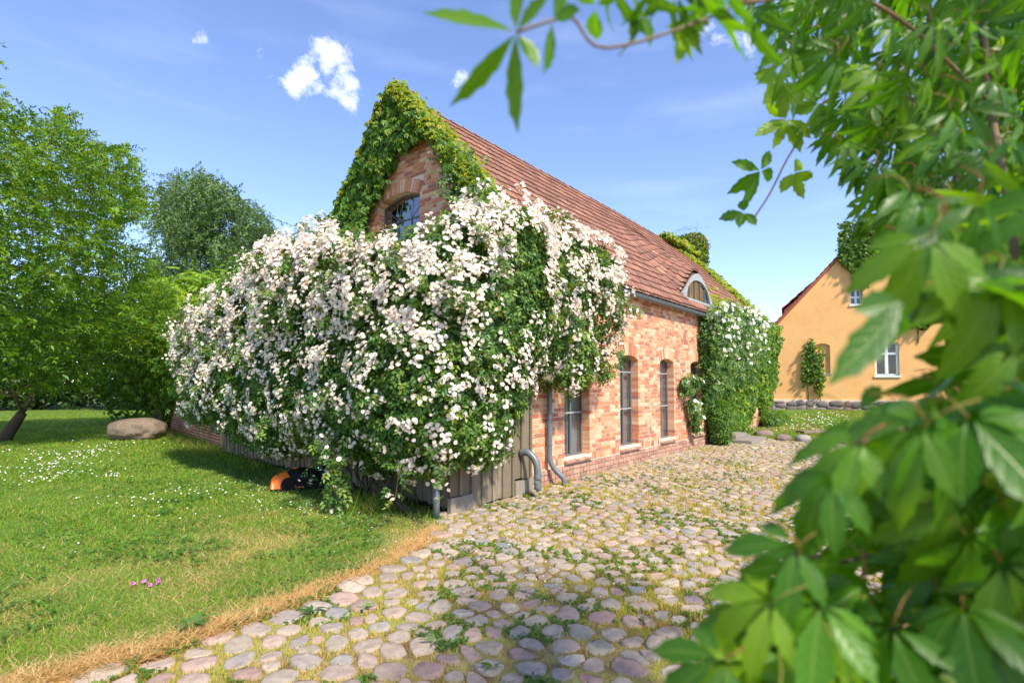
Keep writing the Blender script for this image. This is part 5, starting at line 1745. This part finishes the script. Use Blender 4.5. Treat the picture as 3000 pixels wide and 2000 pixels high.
# ================================================================== GRASS
m_grass = M('grass_blade', noise=[(1.1, .55, (74, 112, 26), .46, .62), (3.0, .25, (140, 150, 56), .55, .7)], cols=[(98, 138, 36), (118, 156, 42), (82, 120, 30), (138, 168, 54), (108, 146, 38), (154, 166, 72)], rough=.55, transl=.35, spec=.3,
            mixattr=('dry', [(204, 174, 126), (186, 154, 106), (214, 188, 140), (164, 132, 90)]))


def blades(P, H, W, dry, name, mat, parent=None, flat=None, lod=4.4, **kw):
    n = len(P)
    th_ = rng.uniform(0, 6.283, n); ln = rng.uniform(.15, .75, n)
    if flat is not None: ln = ln + flat * rng.uniform(.5, 2.2, n)
    d = np.c_[np.cos(th_), np.sin(th_), np.zeros(n)]
    s = np.c_[-np.sin(th_ + rng.normal(0, .7, n)), np.cos(th_), np.zeros(n)]
    up_ = zz[None] / np.sqrt(1 + ln ** 2)[:, None]; dd = d * (ln / np.sqrt(1 + ln ** 2))[:, None]
    H = H[:, None]; W = W[:, None]
    mid_ = P + (up_ * .58 + dd * .38) * H; tip = P + (up_ * .9 + dd * 1.05) * H
    far = np.linalg.norm(P - CAM, axis=1) > lod
    nr = ~far; n1, n2 = int(nr.sum()), int(far.sum())
    Va = np.stack([P - s * W, P + s * W, mid_ + s * W * .8, mid_ - s * W * .8, tip], 1)[nr].reshape(-1, 3)
    Vb = np.stack([P - s * W * 1.15, P + s * W * 1.15, (tip + mid_ * .3) / 1.3], 1)[far].reshape(-1, 3)
    b = (np.arange(n1) * 5)[:, None]; c = (np.arange(n2) * 3)[:, None] + len(Va)
    rn_ = rng.random(n)
    return obj(name, np.vstack([Va, Vb]), [b + np.array([[0, 1, 2, 3]]), b + np.array([[3, 2, 4]]), c + np.array([[0, 1, 2]])], mat, parent, True,
               rnd=np.r_[np.repeat(rn_[nr], 5), np.repeat(rn_[far], 3)], attrs={'dry': np.r_[np.repeat(dry[nr], 5), np.repeat(dry[far], 3)]}, **kw)


def polar(n, r0, r1, pxa, pxb):
    ta = math.atan2(*(ray(pxa, 1128)[[1, 0]])); tb_ = math.atan2(*(ray(pxb, 1128)[[1, 0]]))
    r = r0 * np.exp(rng.random(n) * math.log(r1 / r0)); t = rng.uniform(min(ta, tb_), max(ta, tb_), n)
    return np.c_[r * np.cos(t), r * np.sin(t)], r


Q, r = polar(430000, 2.9, 42, -250, 1420)
ok = lawn_keep(Q[:, 0], Q[:, 1]) & (Q[:, 1] > border(Q[:, 0]) + rng.normal(0, .05, len(Q)))
Q, r = Q[ok], r[ok]
# thinner and patchy under the rose
sh_ = (Q[:, 0] > 4.1) & (Q[:, 1] < 13) & (Q[:, 0] < 5.6)
ok = ~sh_ | (rng.random(len(Q)) < .35)
Q, r = Q[ok], r[ok]
dry = dryf(Q[:, 0], Q[:, 1])
dry = np.where(rng.random(len(Q)) < np.clip(np.where(dry > .6, dry * 1.1, dry * .5) + .04, 0, 1), 1.0, 0.0) * rng.uniform(.75, 1, len(Q))
hh = (.030 + .030 * vnoise(Q, 2.5, 51) + .012 * rng.random(len(Q))) * np.where(dry > .5, 2.3, 1)
hh *= np.clip(r / 9, 1, 2.0) ** .3
edge = np.clip(1 - (front_x(Q[:, 1]) - Q[:, 0]) / .7, 0, 1) * (Q[:, 1] > 10)
hh = hh * (1 + 4.5 * edge * rng.random(len(Q)))
ww = .0019 * np.clip(r / 3.4, 1, 6) * np.where(dry > .5, 1.25, 1)
blades(np.c_[Q, np.full(len(Q), .006)], hh, ww, dry, 'lawn_grass', m_grass, None, np.where(dry > .5, 1.6, .1), kind='stuff', label='short mown green grass with straw coloured dry patches', cat='grass')
print('blades', len(Q))
Q, r = polar(90000, 15.5, 33, 2080, 2900)
ok = (Q[:, 0] > 17.05) & ((Q[:, 1] < 4.75)) 
ok &= ((np.c_[Q, np.zeros(len(Q))] - CAM) @ fw) < HD - .1
Q, r = Q[ok], r[ok]
dry = (vnoise(Q, .9, 3) - .45) * 1.2
dry = np.where(rng.random(len(Q)) < np.clip(dry + .1, 0, .7), .8, 0.)
blades(np.c_[Q, gz(Q[:, 0], Q[:, 1]) + .02], .06 + .05 * rng.random(len(Q)), np.full(len(Q), .0075), dry, 'back_grass', m_grass, None, kind='stuff', label='mown grass rising towards the yellow house', cat='grass')

# ------------------------------------------------------------------ growth between the cobbles
cen = np.array([v[-1] for v in cob_pieces])[:, :2]
rad_ = np.array([np.linalg.norm(v[:NS, :2] - v[-1, :2], axis=1) for v in cob_pieces])
cg = {}
for i, p in enumerate(cen): cg.setdefault((int(p[0] // .25), int(p[1] // .25)), []).append(i)


def in_gap(Q):
    out = np.ones(len(Q), bool)
    for i, q in enumerate(Q):
        a_, b_ = int(q[0] // .25), int(q[1] // .25)
        for u in (-1, 0, 1):
            for v in (-1, 0, 1):
                for j in cg.get((a_ + u, b_ + v), ()):
                    d0, d1 = q[0] - cen[j, 0], q[1] - cen[j, 1]
                    rr2 = d0 * d0 + d1 * d1
                    if rr2 < .04:
                        k = int(round(math.atan2(d1, d0) / (2 * math.pi / NS))) % NS
                        if rr2 < (rad_[j, k] * .93) ** 2: out[i] = False
    return out


Q, r = polar(520000, 1.9, 19, 250, 3050)
ok = yard_keep(Q[:, 0], Q[:, 1]) & (Q[:, 1] < np.where(Q[:, 0] < 4.6, border(Q[:, 0]) + .05, 4.88))
patch = vnoise(Q, 1.3, 91, 3)
ok &= rng.random(len(Q)) < np.clip((patch - .33) * 3.6 + np.clip((r - 5) / 8, 0, .5), .12, 1)
Q, r, patch = Q[ok], r[ok], patch[ok]
ok = in_gap(Q); Q, r, patch = Q[ok], r[ok], patch[ok]
m_gap = M('joint_grass_blade', [(150, 158, 56), (172, 172, 70), (124, 144, 46), (188, 182, 88), (104, 134, 42)], .6, transl=.3, mixattr=('dry', [(196, 168, 100), (178, 150, 84)]))
dry = np.where(rng.random(len(Q)) < .36, 1., 0.)
blades(np.c_[Q, np.full(len(Q), .004)], (.016 + .022 * rng.random(len(Q))) * (1 + np.clip((patch - .5) * 3, 0, .8)) * np.clip(r / 6, 1, 1.5), .0018 * np.clip(r / 3.2, 1, 4.5), dry, 'joint_grass', m_gap, yard, kind='stuff')
print('gap blades', len(Q))
# clover and knotgrass mats
Q, r = polar(120000, 1.9, 13, 250, 2700)
patch = vnoise(Q, 2.4, 17, 3)
ok = yard_keep(Q[:, 0], Q[:, 1]) & (Q[:, 1] < np.where(Q[:, 0] < 4.6, border(Q[:, 0]) + .1, 4.86)) & (patch > .545)
Q, r = Q[ok], r[ok]
ok = in_gap(Q); Q = Q[ok]
cl3 = palmate(leaf2(.012, .016, .1, .05), 3, 1.6, .1)
m_clover = leafmat('clover_leaf', [(66, 108, 36), (84, 128, 44), (56, 94, 34), (104, 142, 52)], .3)
foliage('clover_mat', cl3, np.c_[Q, .014 + .022 * rng.random(len(Q))], np.tile([0, 0, 1.0], (len(Q), 1)), rng.normal(0, 1, (len(Q), 3)), rng.uniform(.8, 1.5, len(Q)) * np.clip(np.linalg.norm(Q, axis=1) / 4, 1, 2), m_clover, yard, .5, .3, kind='stuff')
print('clover', len(Q))

Q, r = polar(90000, 2.9, 14, -150, 1350)
patch = vnoise(Q, 1.5, 27, 3)
ok = lawn_keep(Q[:, 0], Q[:, 1]) & (rng.random(len(Q)) < np.clip((patch - .5) * 2.2, 0, .4) * np.clip(vnoise(Q, 7, 5) * 2 - .5, 0, 1)) & (Q[:, 1] > border(Q[:, 0]) + .1) & (Q[:, 0] < front_x(Q[:, 1]) - .3)
Q = Q[ok]
foliage('lawn_clover', cl3, np.c_[Q, .035 + .03 * rng.random(len(Q))], np.tile([0, 0, 1.0], (len(Q), 1)), rng.normal(0, 1, (len(Q), 3)), rng.uniform(.9, 1.6, len(Q)) * np.clip(np.linalg.norm(Q, axis=1) / 4, 1, 2), m_clover, lawn, .5, .3, kind='stuff')
print('lawn clover', len(Q))

# ------------------------------------------------------------------ tufts, weeds, daisies, petals
def tuft(name, p, n, h, spread, label, cat='grass tuft', group=None, w=.0035, mat=None, dry=.1):
    t = thing(name, p, label, cat, group)
    q = np.asarray(p) + np.c_[rng.normal(0, spread, (n, 2)), np.zeros(n)]
    blades(q, h * rng.uniform(.5, 1.1, n), np.full(n, w), np.where(rng.random(n) < dry, .9, 0.), 'blade_clump', mat or m_grass, t, np.full(n, .35), kind='stuff')


tuft('grass_tuft', on(1095, 1500, 2, 0), 420, .48, .16, 'tall arching grass clump at the foot of the rose', w=.004)
tuft('grass_tuft', on(1010, 1475, 2, 0), 160, .30, .12, 'thin grass clump beside the trailing rose shoot', w=.003)
tuft('grass_tuft', on(1200, 1520, 2, 0), 260, .22, .18, 'short grass clump in front of the grey post')
for (x, y, h, n, lab) in ((1553, 1450, .14, 90, 'weedy grass tuft under the drain elbow pipe'), (1780, 1375, .18, 70, 'spiky grass tuft below the second window'), (1700, 1398, .12, 60, 'low grass tuft at the wall below the first window'),
                          (1905, 1345, .10, 50, 'tiny grass tuft at the wall below the third window'), (1625, 1470, .10, 90, 'low grass tuft by the downpipe foot')):
    tuft('grass_tuft', on(x, y, 2, 0), n, h, .05, lab, w=.003)
for i in range(7):
    yv = 13.4 + i * .95; p = np.array([front_x(yv) - .18, yv, 0])
    tuft('grass_tuft', p, 220, .42, .22, 'unmown grass tufts along the foot of the low brick wall', group='grass along the low wall', w=.006, dry=.3)

wleaf = leaf4(.05, .20, .15, .25)


def rosette(name, p, n, s, label, cols):
    t = thing(name, p, label, 'weed')
    a_ = rng.uniform(0, 6.283, n); d = np.c_[np.cos(a_), np.sin(a_), rng.uniform(.1, .6, n)]
    me_m = leafmat(name + '_leaf', cols, .3)
    for i in range(n):
        R = frames(np.array([[-d[i, 0] * .5, -d[i, 1] * .5, 1.0]]), d[i:i + 1])
        V, F = inst(wleaf, R, np.array([p]) + np.array([[0, 0, .015]]), s * rng.uniform(.6, 1.2))
        obj('leaf', V, F, me_m, t, True, rnd=np.full(len(V), rng.random()))


rosette('weed_rosette', on(560, 1838, 2, .01), 16, .75, 'spreading dandelion like weed in the straw strip', [(92, 128, 60), (76, 112, 48)])
rosette('weed_rosette', on(915, 1795, 2, .01), 9, .5, 'small weed rosette in straw above the cobbles', [(80, 116, 44), (66, 100, 38)])
rosette('weed_rosette', on(480, 1508, 2, .01), 9, .8, 'flat leafy weed in the shaded lawn', [(70, 110, 50), (60, 96, 44)])
rosette('weed_rosette', on(1065, 1785, 2, .02), 12, .42, 'pale woolly weed between the near cobbles', [(150, 168, 110), (134, 154, 96)])
rosette('weed_rosette', on(1270, 1888, 2, .02), 12, .42, 'pale grey green weed in a cobble joint', [(130, 150, 96), (120, 140, 90)])
rosette('weed_rosette', on(1302, 1495, 2, .02), 12, .9, 'leafy weed at the foot of the grey post', [(60, 100, 36), (74, 116, 42)])
rosette('weed_rosette', on(1445, 1960, 2, .02), 8, .4, 'small green weed at a joint between near cobbles', [(86, 126, 44), (74, 112, 40)])

# daisies: seven petals as a fan
dv = [[0, 0, .002]] + [[math.cos(6.283 * k / 10) * (1 if k % 2 == 0 else .6), math.sin(6.283 * k / 10) * (1 if k % 2 == 0 else .6), 0] for k in range(10)]
DAISY = (np.array(dv), [np.array([(0, 1 + k, 1 + (k + 1) % 10) for k in range(10)])])
dp_ = []
for (x, y, sx, sy, m) in ((120, 1385, 85, 14, 90), (200, 1345, 60, 12, 40), (270, 1320, 40, 5, 30), (350, 1388, 28, 5, 16), (180, 1350, 60, 10, 20), (420, 1455, 30, 5, 12), (320, 1300, 60, 8, 20), (330, 1465, 60, 8, 12), (560, 1430, 60, 12, 18),
                          (450, 1500, 120, 12, 10), (700, 1440, 80, 20, 30), (850, 1480, 90, 15, 16), (230, 1600, 60, 20, 3), (120, 1325, 60, 6, 16), (250, 1240, 80, 6, 14)):
    for _ in range(m):
        p = on(x + rng.normal(0, sx), min(1900, y + rng.normal(0, sy)), 2, .05)
        if lawn_keep(p[0:1], p[1:2])[0] and p[1] < 33: dp_.append(p)
for _ in range(160):
    p = on(2380 + rng.normal(0, 70), 1245 + rng.normal(0, 8), 2, .22)
    if p[0] > 17.1: dp_.append(np.array([p[0], p[1], gz(p[0], p[1]) + .09]))
dp_ = np.array(dp_)
V, F = inst(DAISY, frames(np.tile([-.3, -.3, 1.0], (len(dp_), 1)) + rng.normal(0, .25, dp_.shape), rng.normal(0, 1, dp_.shape)), dp_ + rng.normal(0, .006, dp_.shape) * np.array([0, 0, 1]), rng.uniform(.010, .015, len(dp_)) * np.clip(np.linalg.norm(dp_ - CAM, axis=1) / 10, 1, 1.8))
obj('daisies', V, F, m_wpetal, None, False, rnd=np.repeat(rng.random(len(dp_)), 11), kind='stuff', label='scattered small white daisies in the lawn', cat='daisies')
# fallen petals
pp = []
for (x, y, sx, sy, m) in ((1000, 1470, 110, 30, 520), (850, 1440, 90, 25, 300), (1150, 1540, 120, 30, 160), (1400, 1540, 120, 40, 260), (1550, 1600, 200, 80, 160), (1700, 1700, 300, 150, 60)):
    for _ in range(m):
        p = on(x + rng.normal(0, sx), max(1360, y + rng.normal(0, sy)), 2, .03); pp.append(p)
pp = np.array(pp); pp = pp[(pp[:, 1] < 12)]
onlawn = lawn_keep(pp[:, 0], pp[:, 1]); pp[:, 2] = np.where(onlawn, .035 + .02 * rng.random(len(pp)), .04)
PET = (np.array([[-.5, 0, .1], [0, -.6, 0], [.5, 0, .1], [0, .6, 0]]), [np.array([(0, 1, 2), (0, 2, 3)])])
V, F = inst(PET, frames(np.tile([0, 0, 1.0], (len(pp), 1)) + rng.normal(0, .35, pp.shape), rng.normal(0, 1, pp.shape)), pp, rng.uniform(.008, .014, len(pp)))
obj('fallen_petals', V, F, m_petal, None, False, rnd=np.repeat(rng.random(len(pp)), 4), kind='stuff', label='pale rose petals strewn over grass and cobbles', cat='petals')
# pink clover heads
m_pink = M('pink_clover', [(196, 96, 176), (206, 116, 186)], .7)
for i, (x, y) in enumerate(((390, 1705), (420, 1702), (437, 1709), (462, 1697), (466, 1703))):
    p = on(x, y, 2, .05)
    t = thing('clover_flower', (p[0], p[1], .0), 'pink clover flower head standing in the near lawn', 'flower', 'pink clover heads in the lawn')
    V, F = inst(FL, frames(np.tile([0, 0, 1.], (3, 1)) + rng.normal(0, .5, (3, 3)), rng.normal(0, 1, (3, 3))), p + rng.normal(0, .004, (3, 3)), .013)
    obj('head', V, F, m_pink, t, True, rnd=np.zeros(len(V)))
    s = MB(); s.tube([(p[0], p[1], 0), tuple(p)], .0015, 5); s.build('stalk', m_clover, t)

# ================================================================== FOREGROUND CREEPER
def leaflet(w, l, n=9, fold=.22, droop=.35, serr=.10):
    V = []; F = []
    for i in range(n + 1):
        t = i / n
        wd_ = w / 2 * (math.sin(math.pi * t ** 1.05) ** .9 if 0 < t < 1 else 0.03)
        if 0 < i < n: wd_ *= 1 + serr * (1 if i % 2 else -1)
        y = l * t; z = -droop * l * t * t
        e = l * .03 * (1 if i % 2 else 0)
        V += [[-wd_, y + e, z + wd_ * fold + .02 * w * math.sin(t * 9)], [0, y, z], [wd_, y + e, z + wd_ * fold + .02 * w * math.sin(t * 8 + 1)]]
    for i in range(n):
        a_ = 3 * i
        F += [(a_, a_ + 1, a_ + 4, a_ + 3), (a_ + 1, a_ + 2, a_ + 5, a_ + 4)]
    return np.array(V), [np.array(F)]


def bigleaf(seed, spread=1.15, droop=.35, pl=.06, wk=1.0):
    r = random.Random(seed); parts = []
    for i in range(5):
        f = i / 4 - .5
        sc = (1 - .42 * abs(f) * 2) * r.uniform(.92, 1.08)
        parts.append((leaflet(.046 * wk * r.uniform(.9, 1.1), .122, 9, .18 + .12 * r.random(), droop * r.uniform(.6, 1.3)), f * 2 * spread + r.uniform(-.08, .08), -.12 - .35 * r.random(), (0.010 * math.sin(-f * 2 * spread), .010 * math.cos(f * 2 * spread), 0), sc))
    V, F = combine(parts)
    pt, pf = tube(smoothpath([(0, 0, 0), (0, -pl * .5, .012), (.01, -pl, -.004)], 6), .0011, 5)
    q4 = np.array([f for f in pf if len(f) == 4]) + len(V); q5 = np.array([f for f in pf if len(f) == 5]) + len(V)
    return np.vstack([V, pt]), [F[0], q4, q5]


def lattrs(nv, nl, n=9):
    lu = np.tile([-1., 0., 1.], (n + 1) * nl); lv = np.tile(np.repeat(np.arange(n + 1) / n, 3), nl)
    return {'lu': np.r_[lu, np.full(nv - len(lu), .5)], 'lv': np.r_[lv, np.full(nv - len(lv), .0)]}



m_vine = M('vine_leaf', [(54, 102, 16), (80, 132, 20), (64, 114, 18), (128, 164, 32), (72, 122, 18), (42, 86, 16), (100, 146, 24)], .36, transl=.46, spec=.45, tcol=(2.0, 1.9, .4), bump=(240, .12, .002), noise=(30, .3, (56, 104, 20), .5, .75), veins=True)
m_pet = M('red_leaf_stalk', [(150, 92, 56), (124, 120, 52), (164, 84, 60)], .6)
VL = [bigleaf(s, rr_, dr) for s, rr_, dr in ((1, 1.45, .35), (2, 1.25, .5), (3, 1.6, .25), (4, 1.3, .65))] + [bigleaf(s, rr_, dr, wk=.62) for s, rr_, dr in ((5, 1.3, .3), (6, 1.1, .5), (7, 1.5, .4))]
VM = [mesh('creeper_leaf', v, f, [m_vine, m_pet], [0, 1, 1], True, rnd=np.full(len(v), .2 * i), attrs=lattrs(len(v), 5)) for i, (v, f) in enumerate(VL)]
vroot = at(2900, 1128, 1.0); vroot[2] = 0
vine = thing('foreground_creeper', vroot, 'large leaved five finger creeper hanging close beside the viewpoint', 'creeper')
made = []
MASS = [(1860, 2400), (1900, 1990), (1990, 1870), (2085, 1740), (2120, 1620), (2200, 1560), (2300, 1420), (2370, 1350), (2440, 1250), (2560, 1170), (2690, 1150), (2715, 1050), (2710, 940), (2600, 800), (2490, 700), (2470, 600),
        (2430, 510), (2330, 400), (2230, 310), (2190, 200), (2150, 60), (2150, -400), (3900, -400), (3900, 2500)]
HOLES = [[(2535, 980), (2665, 980), (2665, 1118), (2535, 1118)], [(2480, 820), (2560, 820), (2560, 905), (2480, 905)], [(2430, 1480), (2510, 1480), (2510, 1750), (2430, 1750)], [(2610, 1360), (2700, 1360), (2700, 1510), (2610, 1510)]]


def vleaf(p, n, g, s):
    made.append((np.array(p), np.array(n, float), np.array(g, float), s))


def fill(y0, y1, xmax, dn, df, count, smin, smax, edge=0, ntilt=.55):
    c = tries = 0; got = []
    while c < count and tries < 14000:
        tries += 1
        x = rng.uniform(2000, xmax); y = rng.uniform(y0, y1); d = rng.uniform(dn, df)
        p = at(x, y, d); s = rng.uniform(smin, smax)
        if got and np.linalg.norm(np.array(got) - p, axis=1).min() < .030 * smin: continue
        to = nrm(CAM - p)
        n = nrm(to * .55 + np.array([SUN_X, SUN_Y, 1.0]) * .5 + rng.normal(0, ntilt, 3) * .8)
        g = -zz + rng.normal(0, .45, 3) - rt * .3
        R = frames(n[None], g[None])[0]
        tips = np.array([p + R[:, 1] * .06 * s, p + (R[:, 0] * .075 + R[:, 1] * .075) * s, p + (-R[:, 0] * .075 + R[:, 1] * .075) * s, p, p + (R[:, 1] * .125 - R[:, 2] * .03) * s, p + (R[:, 0] * .10 + R[:, 1] * .03) * s, p + (-R[:, 0] * .10 + R[:, 1] * .03) * s])
        x_, y_, z_ = proj(tips)
        if not inpoly(x_ - edge, y_, MASS).all(): continue
        if any(inpoly(x_, y_, h_).any() for h_ in (HOLES if dn < 1.0 else HOLES[:2])): continue
        got.append(p); made.append((p, n, g, s)); c += 1


fill(1080, 2300, 3250, .58, .90, 120, .8, 1.15)             # near, lower right
fill(1100, 2300, 3250, .90, 1.5, 190, .85, 1.2, 60)         # behind it
fill(560, 1250, 3250, .60, .95, 46, .85, 1.15, 60)
fill(500, 1250, 3250, .95, 1.7, 130, .85, 1.15, 30)
fill(-250, 700, 3250, 1.15, 1.9, 380, .7, .95, 0)             # upper, further back
fill(-250, 460, 3250, .9, 1.3, 40, .7, .95, 260)
fill(380, 900, 2760, 1.5, 2.1, 60, .6, .85)
fill(-250, 760, 3300, 1.6, 2.4, 300, .95, 1.3, 90)
fill(1150, 2300, 3300, 1.5, 2.3, 70, .95, 1.3, 110)
# unseen creeper leaves added beside and behind the viewpoint to shade the near ones
n_ = 110
Po = rng.uniform([.35, -1.5, 1.3], [2.0, -.55, 3.7], (n_, 3))
foliage('leaf_mass', palmate(leaf4(.05, .125), 5, 1.4), Po, np.tile([.1, -.6, 1.0], (n_, 1)), (0, 0, -1), rng.uniform(.9, 1.3, n_), m_vine, vine, .6, .5, kind='stuff')
# top fringe hanging into the frame, seen edge on
for (x, y, d, s) in ((1790, -70, .8, .75), (1860, -40, .85, .7), (1920, -60, .8, .8), (1985, -20, .85, .75), (2040, -50, .8, .85), (2095, 0, .9, .8), (2150, -30, .85, .9), (2200, 30, .95, .8), (2120, -60, .8, .9), (2010, 60, 1.0, .55)):
    p = at(x, y, d); vleaf(p, nrm(CAM - p) * .25 + rt * rng.choice([-1, 1]) * .9 + rng.normal(0, .35, 3), -zz + rng.normal(0, .25, 3), s)
# explicit near leaves whose outline shows
for (x, y, d, gxy, s) in ((2700, 1250, .58, (-1, .1), 1.0), (2520, 1290, .62, (-.95, -.35), .8), (2440, 1400, .62, (-.8, -.8), .8), (2330, 1600, .62, (-.9, -.35), .85), (2260, 1760, .60, (-1, -.1), .8), (2120, 1930, .6, (-1, -.35), .85),
                          (2720, 700, .62, (-.5, -.9), .9)):
    p = at(x, y, d); to = nrm(CAM - p)
    vleaf(p, to * .7 + zz * .6 + rng.normal(0, .12, 3), rt * gxy[0] + zz * gxy[1], s)


def star(c, d, tips, w, turn=.9):
    """one leaf built from its leaflet tips, standing in the plane of the sky opening"""
    p0 = at(*c, d); parts = []; Vs = []; Fs = []; n_ = 0
    for (x, y) in tips:
        p1 = at(x, y, d + rng.normal(0, .02)); L_ = np.linalg.norm(p1 - p0)
        yv = (p1 - p0) / L_; to = nrm(CAM - p0)
        n0 = nrm(to - yv * (to @ yv)); sv = np.cross(yv, n0); a_ = turn * rng.choice([-1, 1]) * rng.uniform(.6, 1.1)
        nv = n0 * math.cos(a_) + sv * math.sin(a_)
        R = frames(nv[None], yv[None])[0]
        tv_, tf_ = leaflet(w * rng.uniform(.85, 1.15), L_, 9, .3, .06)
        Vs.append(tv_ @ R.T + p0 + yv * .004); Fs.append(tf_[0] + n_); n_ += len(tv_)
    o = obj('leaf', np.vstack(Vs), [np.vstack(Fs)], [m_vine], vine, True, rnd=np.full(n_, rng.random()), attrs=lattrs(n_, len(tips)))


star((1512, 95), .72, [(1248, 26), (1335, 305), (1508, 372), (1572, 188), (1520, -60), (1600, -10)], .027)
star((1618, 62), .74, [(1600, 205), (1650, -40), (1690, 30)], .028)
star((1745, 20), .76, [(1745, 110), (1700, -40), (1800, -30)], .026)
star((1880, 30), .8, [(1850, 110), (1905, 125), (1930, 20)], .026)
star((2005, 60), .85, [(1985, 175), (2040, 140), (2070, 70)], .03)
star((2306, 348), 1.6, [(2245, 300), (2215, 395), (2268, 430), (2345, 440), (2372, 400)], .040, .5)
star((2228, 500), 1.6, [(2149, 474), (2137, 566), (2182, 600), (2262, 520), (2255, 445)], .040, .5)
star((2325, 505), 1.6, [(2378, 520), (2352, 578), (2345, 470), (2290, 560)], .036, .5)
star((2180, 622), 1.6, [(2111, 640), (2166, 662), (2178, 588), (2214, 656)], .032, .4)
star((2400, 300), 1.55, [(2340, 250), (2330, 330), (2390, 400), (2450, 380)], .045, .4)
star((2290, 240), 1.4, [(2215, 215), (2240, 300), (2300, 340), (2350, 300)], .045, .4)
star((2650, 880), .56, [(2450, 1110), (2530, 1055), (2520, 905), (2600, 970)], .036, .35)
SPR = [at(2560, 180, 1.6), at(2394, 321, 1.6), at(2348, 398, 1.6), at(2302, 474, 1.6), at(2256, 566, 1.6), at(2206, 643, 1.6)]
order = np.argsort([np.linalg.norm(m_[0] - CAM) / m_[3] + (0 if (0 < proj(m_[0][None])[0][0] < 3000 and -50 < proj(m_[0][None])[1][0] < 2000) else 5) for m_ in made])
restV = {i: [] for i in range(7)}
for rank, i in enumerate(order):
    p, n, g, s = made[i]
    R = frames(n[None], g[None])[0]
    v = int(rng.integers(4, 7)) if proj(p[None])[1][0] < 640 else int(rng.integers(0, 4))
    if rank < 285:
        o = put('leaf', VM[v], p, vine); o.rotation_euler = Matrix(R.tolist()).to_euler(); o.scale = (s,) * 3
    else: restV[v].append((R, p, s))
for v, L_ in restV.items():
    if L_:
        Rm = np.array([a_[0] for a_ in L_]); T = np.array([a_[1] for a_ in L_]); S = np.array([a_[2] for a_ in L_])
        V, F = inst(VL[v], Rm, T, S)
        obj('leaf_mass', V, F, [m_vine, m_pet], vine, True, rnd=np.repeat(rng.random(len(T)), len(VL[v][0])), mi=[0, 1, 1], kind='stuff', attrs={k_: np.tile(a_, len(T)) for k_, a_ in lattrs(len(VL[v][0]), 5).items()})
print('vine leaves', len(made))
m_vst = M('vine_stem', [(120, 106, 92), (128, 100, 78)], .85, noise=(60, .5, (84, 66, 50), .45, .65))
for pts_, r_ in (([at(1512, 95, .72), at(1620, 60, .74), at(1680, 55, .75), at(1760, 140, .76), at(1960, 95, .8), at(2160, 10, .85), at(2300, -120, .9)], .0024), (SPR, .0028),
                 ([vroot, at(2900, 1500, 1.2), at(2880, 1000, 1.25), at(2800, 500, 1.5), at(2740, 150, 1.6), at(2690, -200, 1.7)], .009), ([at(2800, 500, 1.5), at(2700, 330, 1.55), at(2560, 180, 1.6)], .005),
                 ([at(2900, 1500, 1.2), at(2700, 1560, 1.0), at(2500, 1640, .85), at(2330, 1620, .66)], .003), ([at(2880, 1200, 1.2), at(2740, 1230, .9), at(2600, 1270, .72), at(2500, 1300, .66)], .003), ([at(2900, 1700, 1.1), at(2600, 1850, .9), at(2250, 1880, .68)], .003),
                 ([at(3000, 1900, 1.1), at(2980, 800, 1.1), at(2900, 300, 1.2), at(2860, -200, 1.3)], .008), ([at(2900, 300, 1.2), at(2640, 60, 1.15), at(2450, -20, 1.1), at(2160, 10, .85)], .004)):
    s = MB(); s.tube(smoothpath(pts_, 26), r_, 7); s.build('stem', m_vst, vine, smooth=True)

_sz = {}
for o in bpy.data.objects:
    if o.type == 'MESH': _sz[o.data.name] = len(o.data.loops) - 2 * len(o.data.polygons)
print('total objects', len(bpy.data.objects), 'tris', sum(_sz.values()), sorted(_sz.items(), key=lambda k: -k[1])[:14])
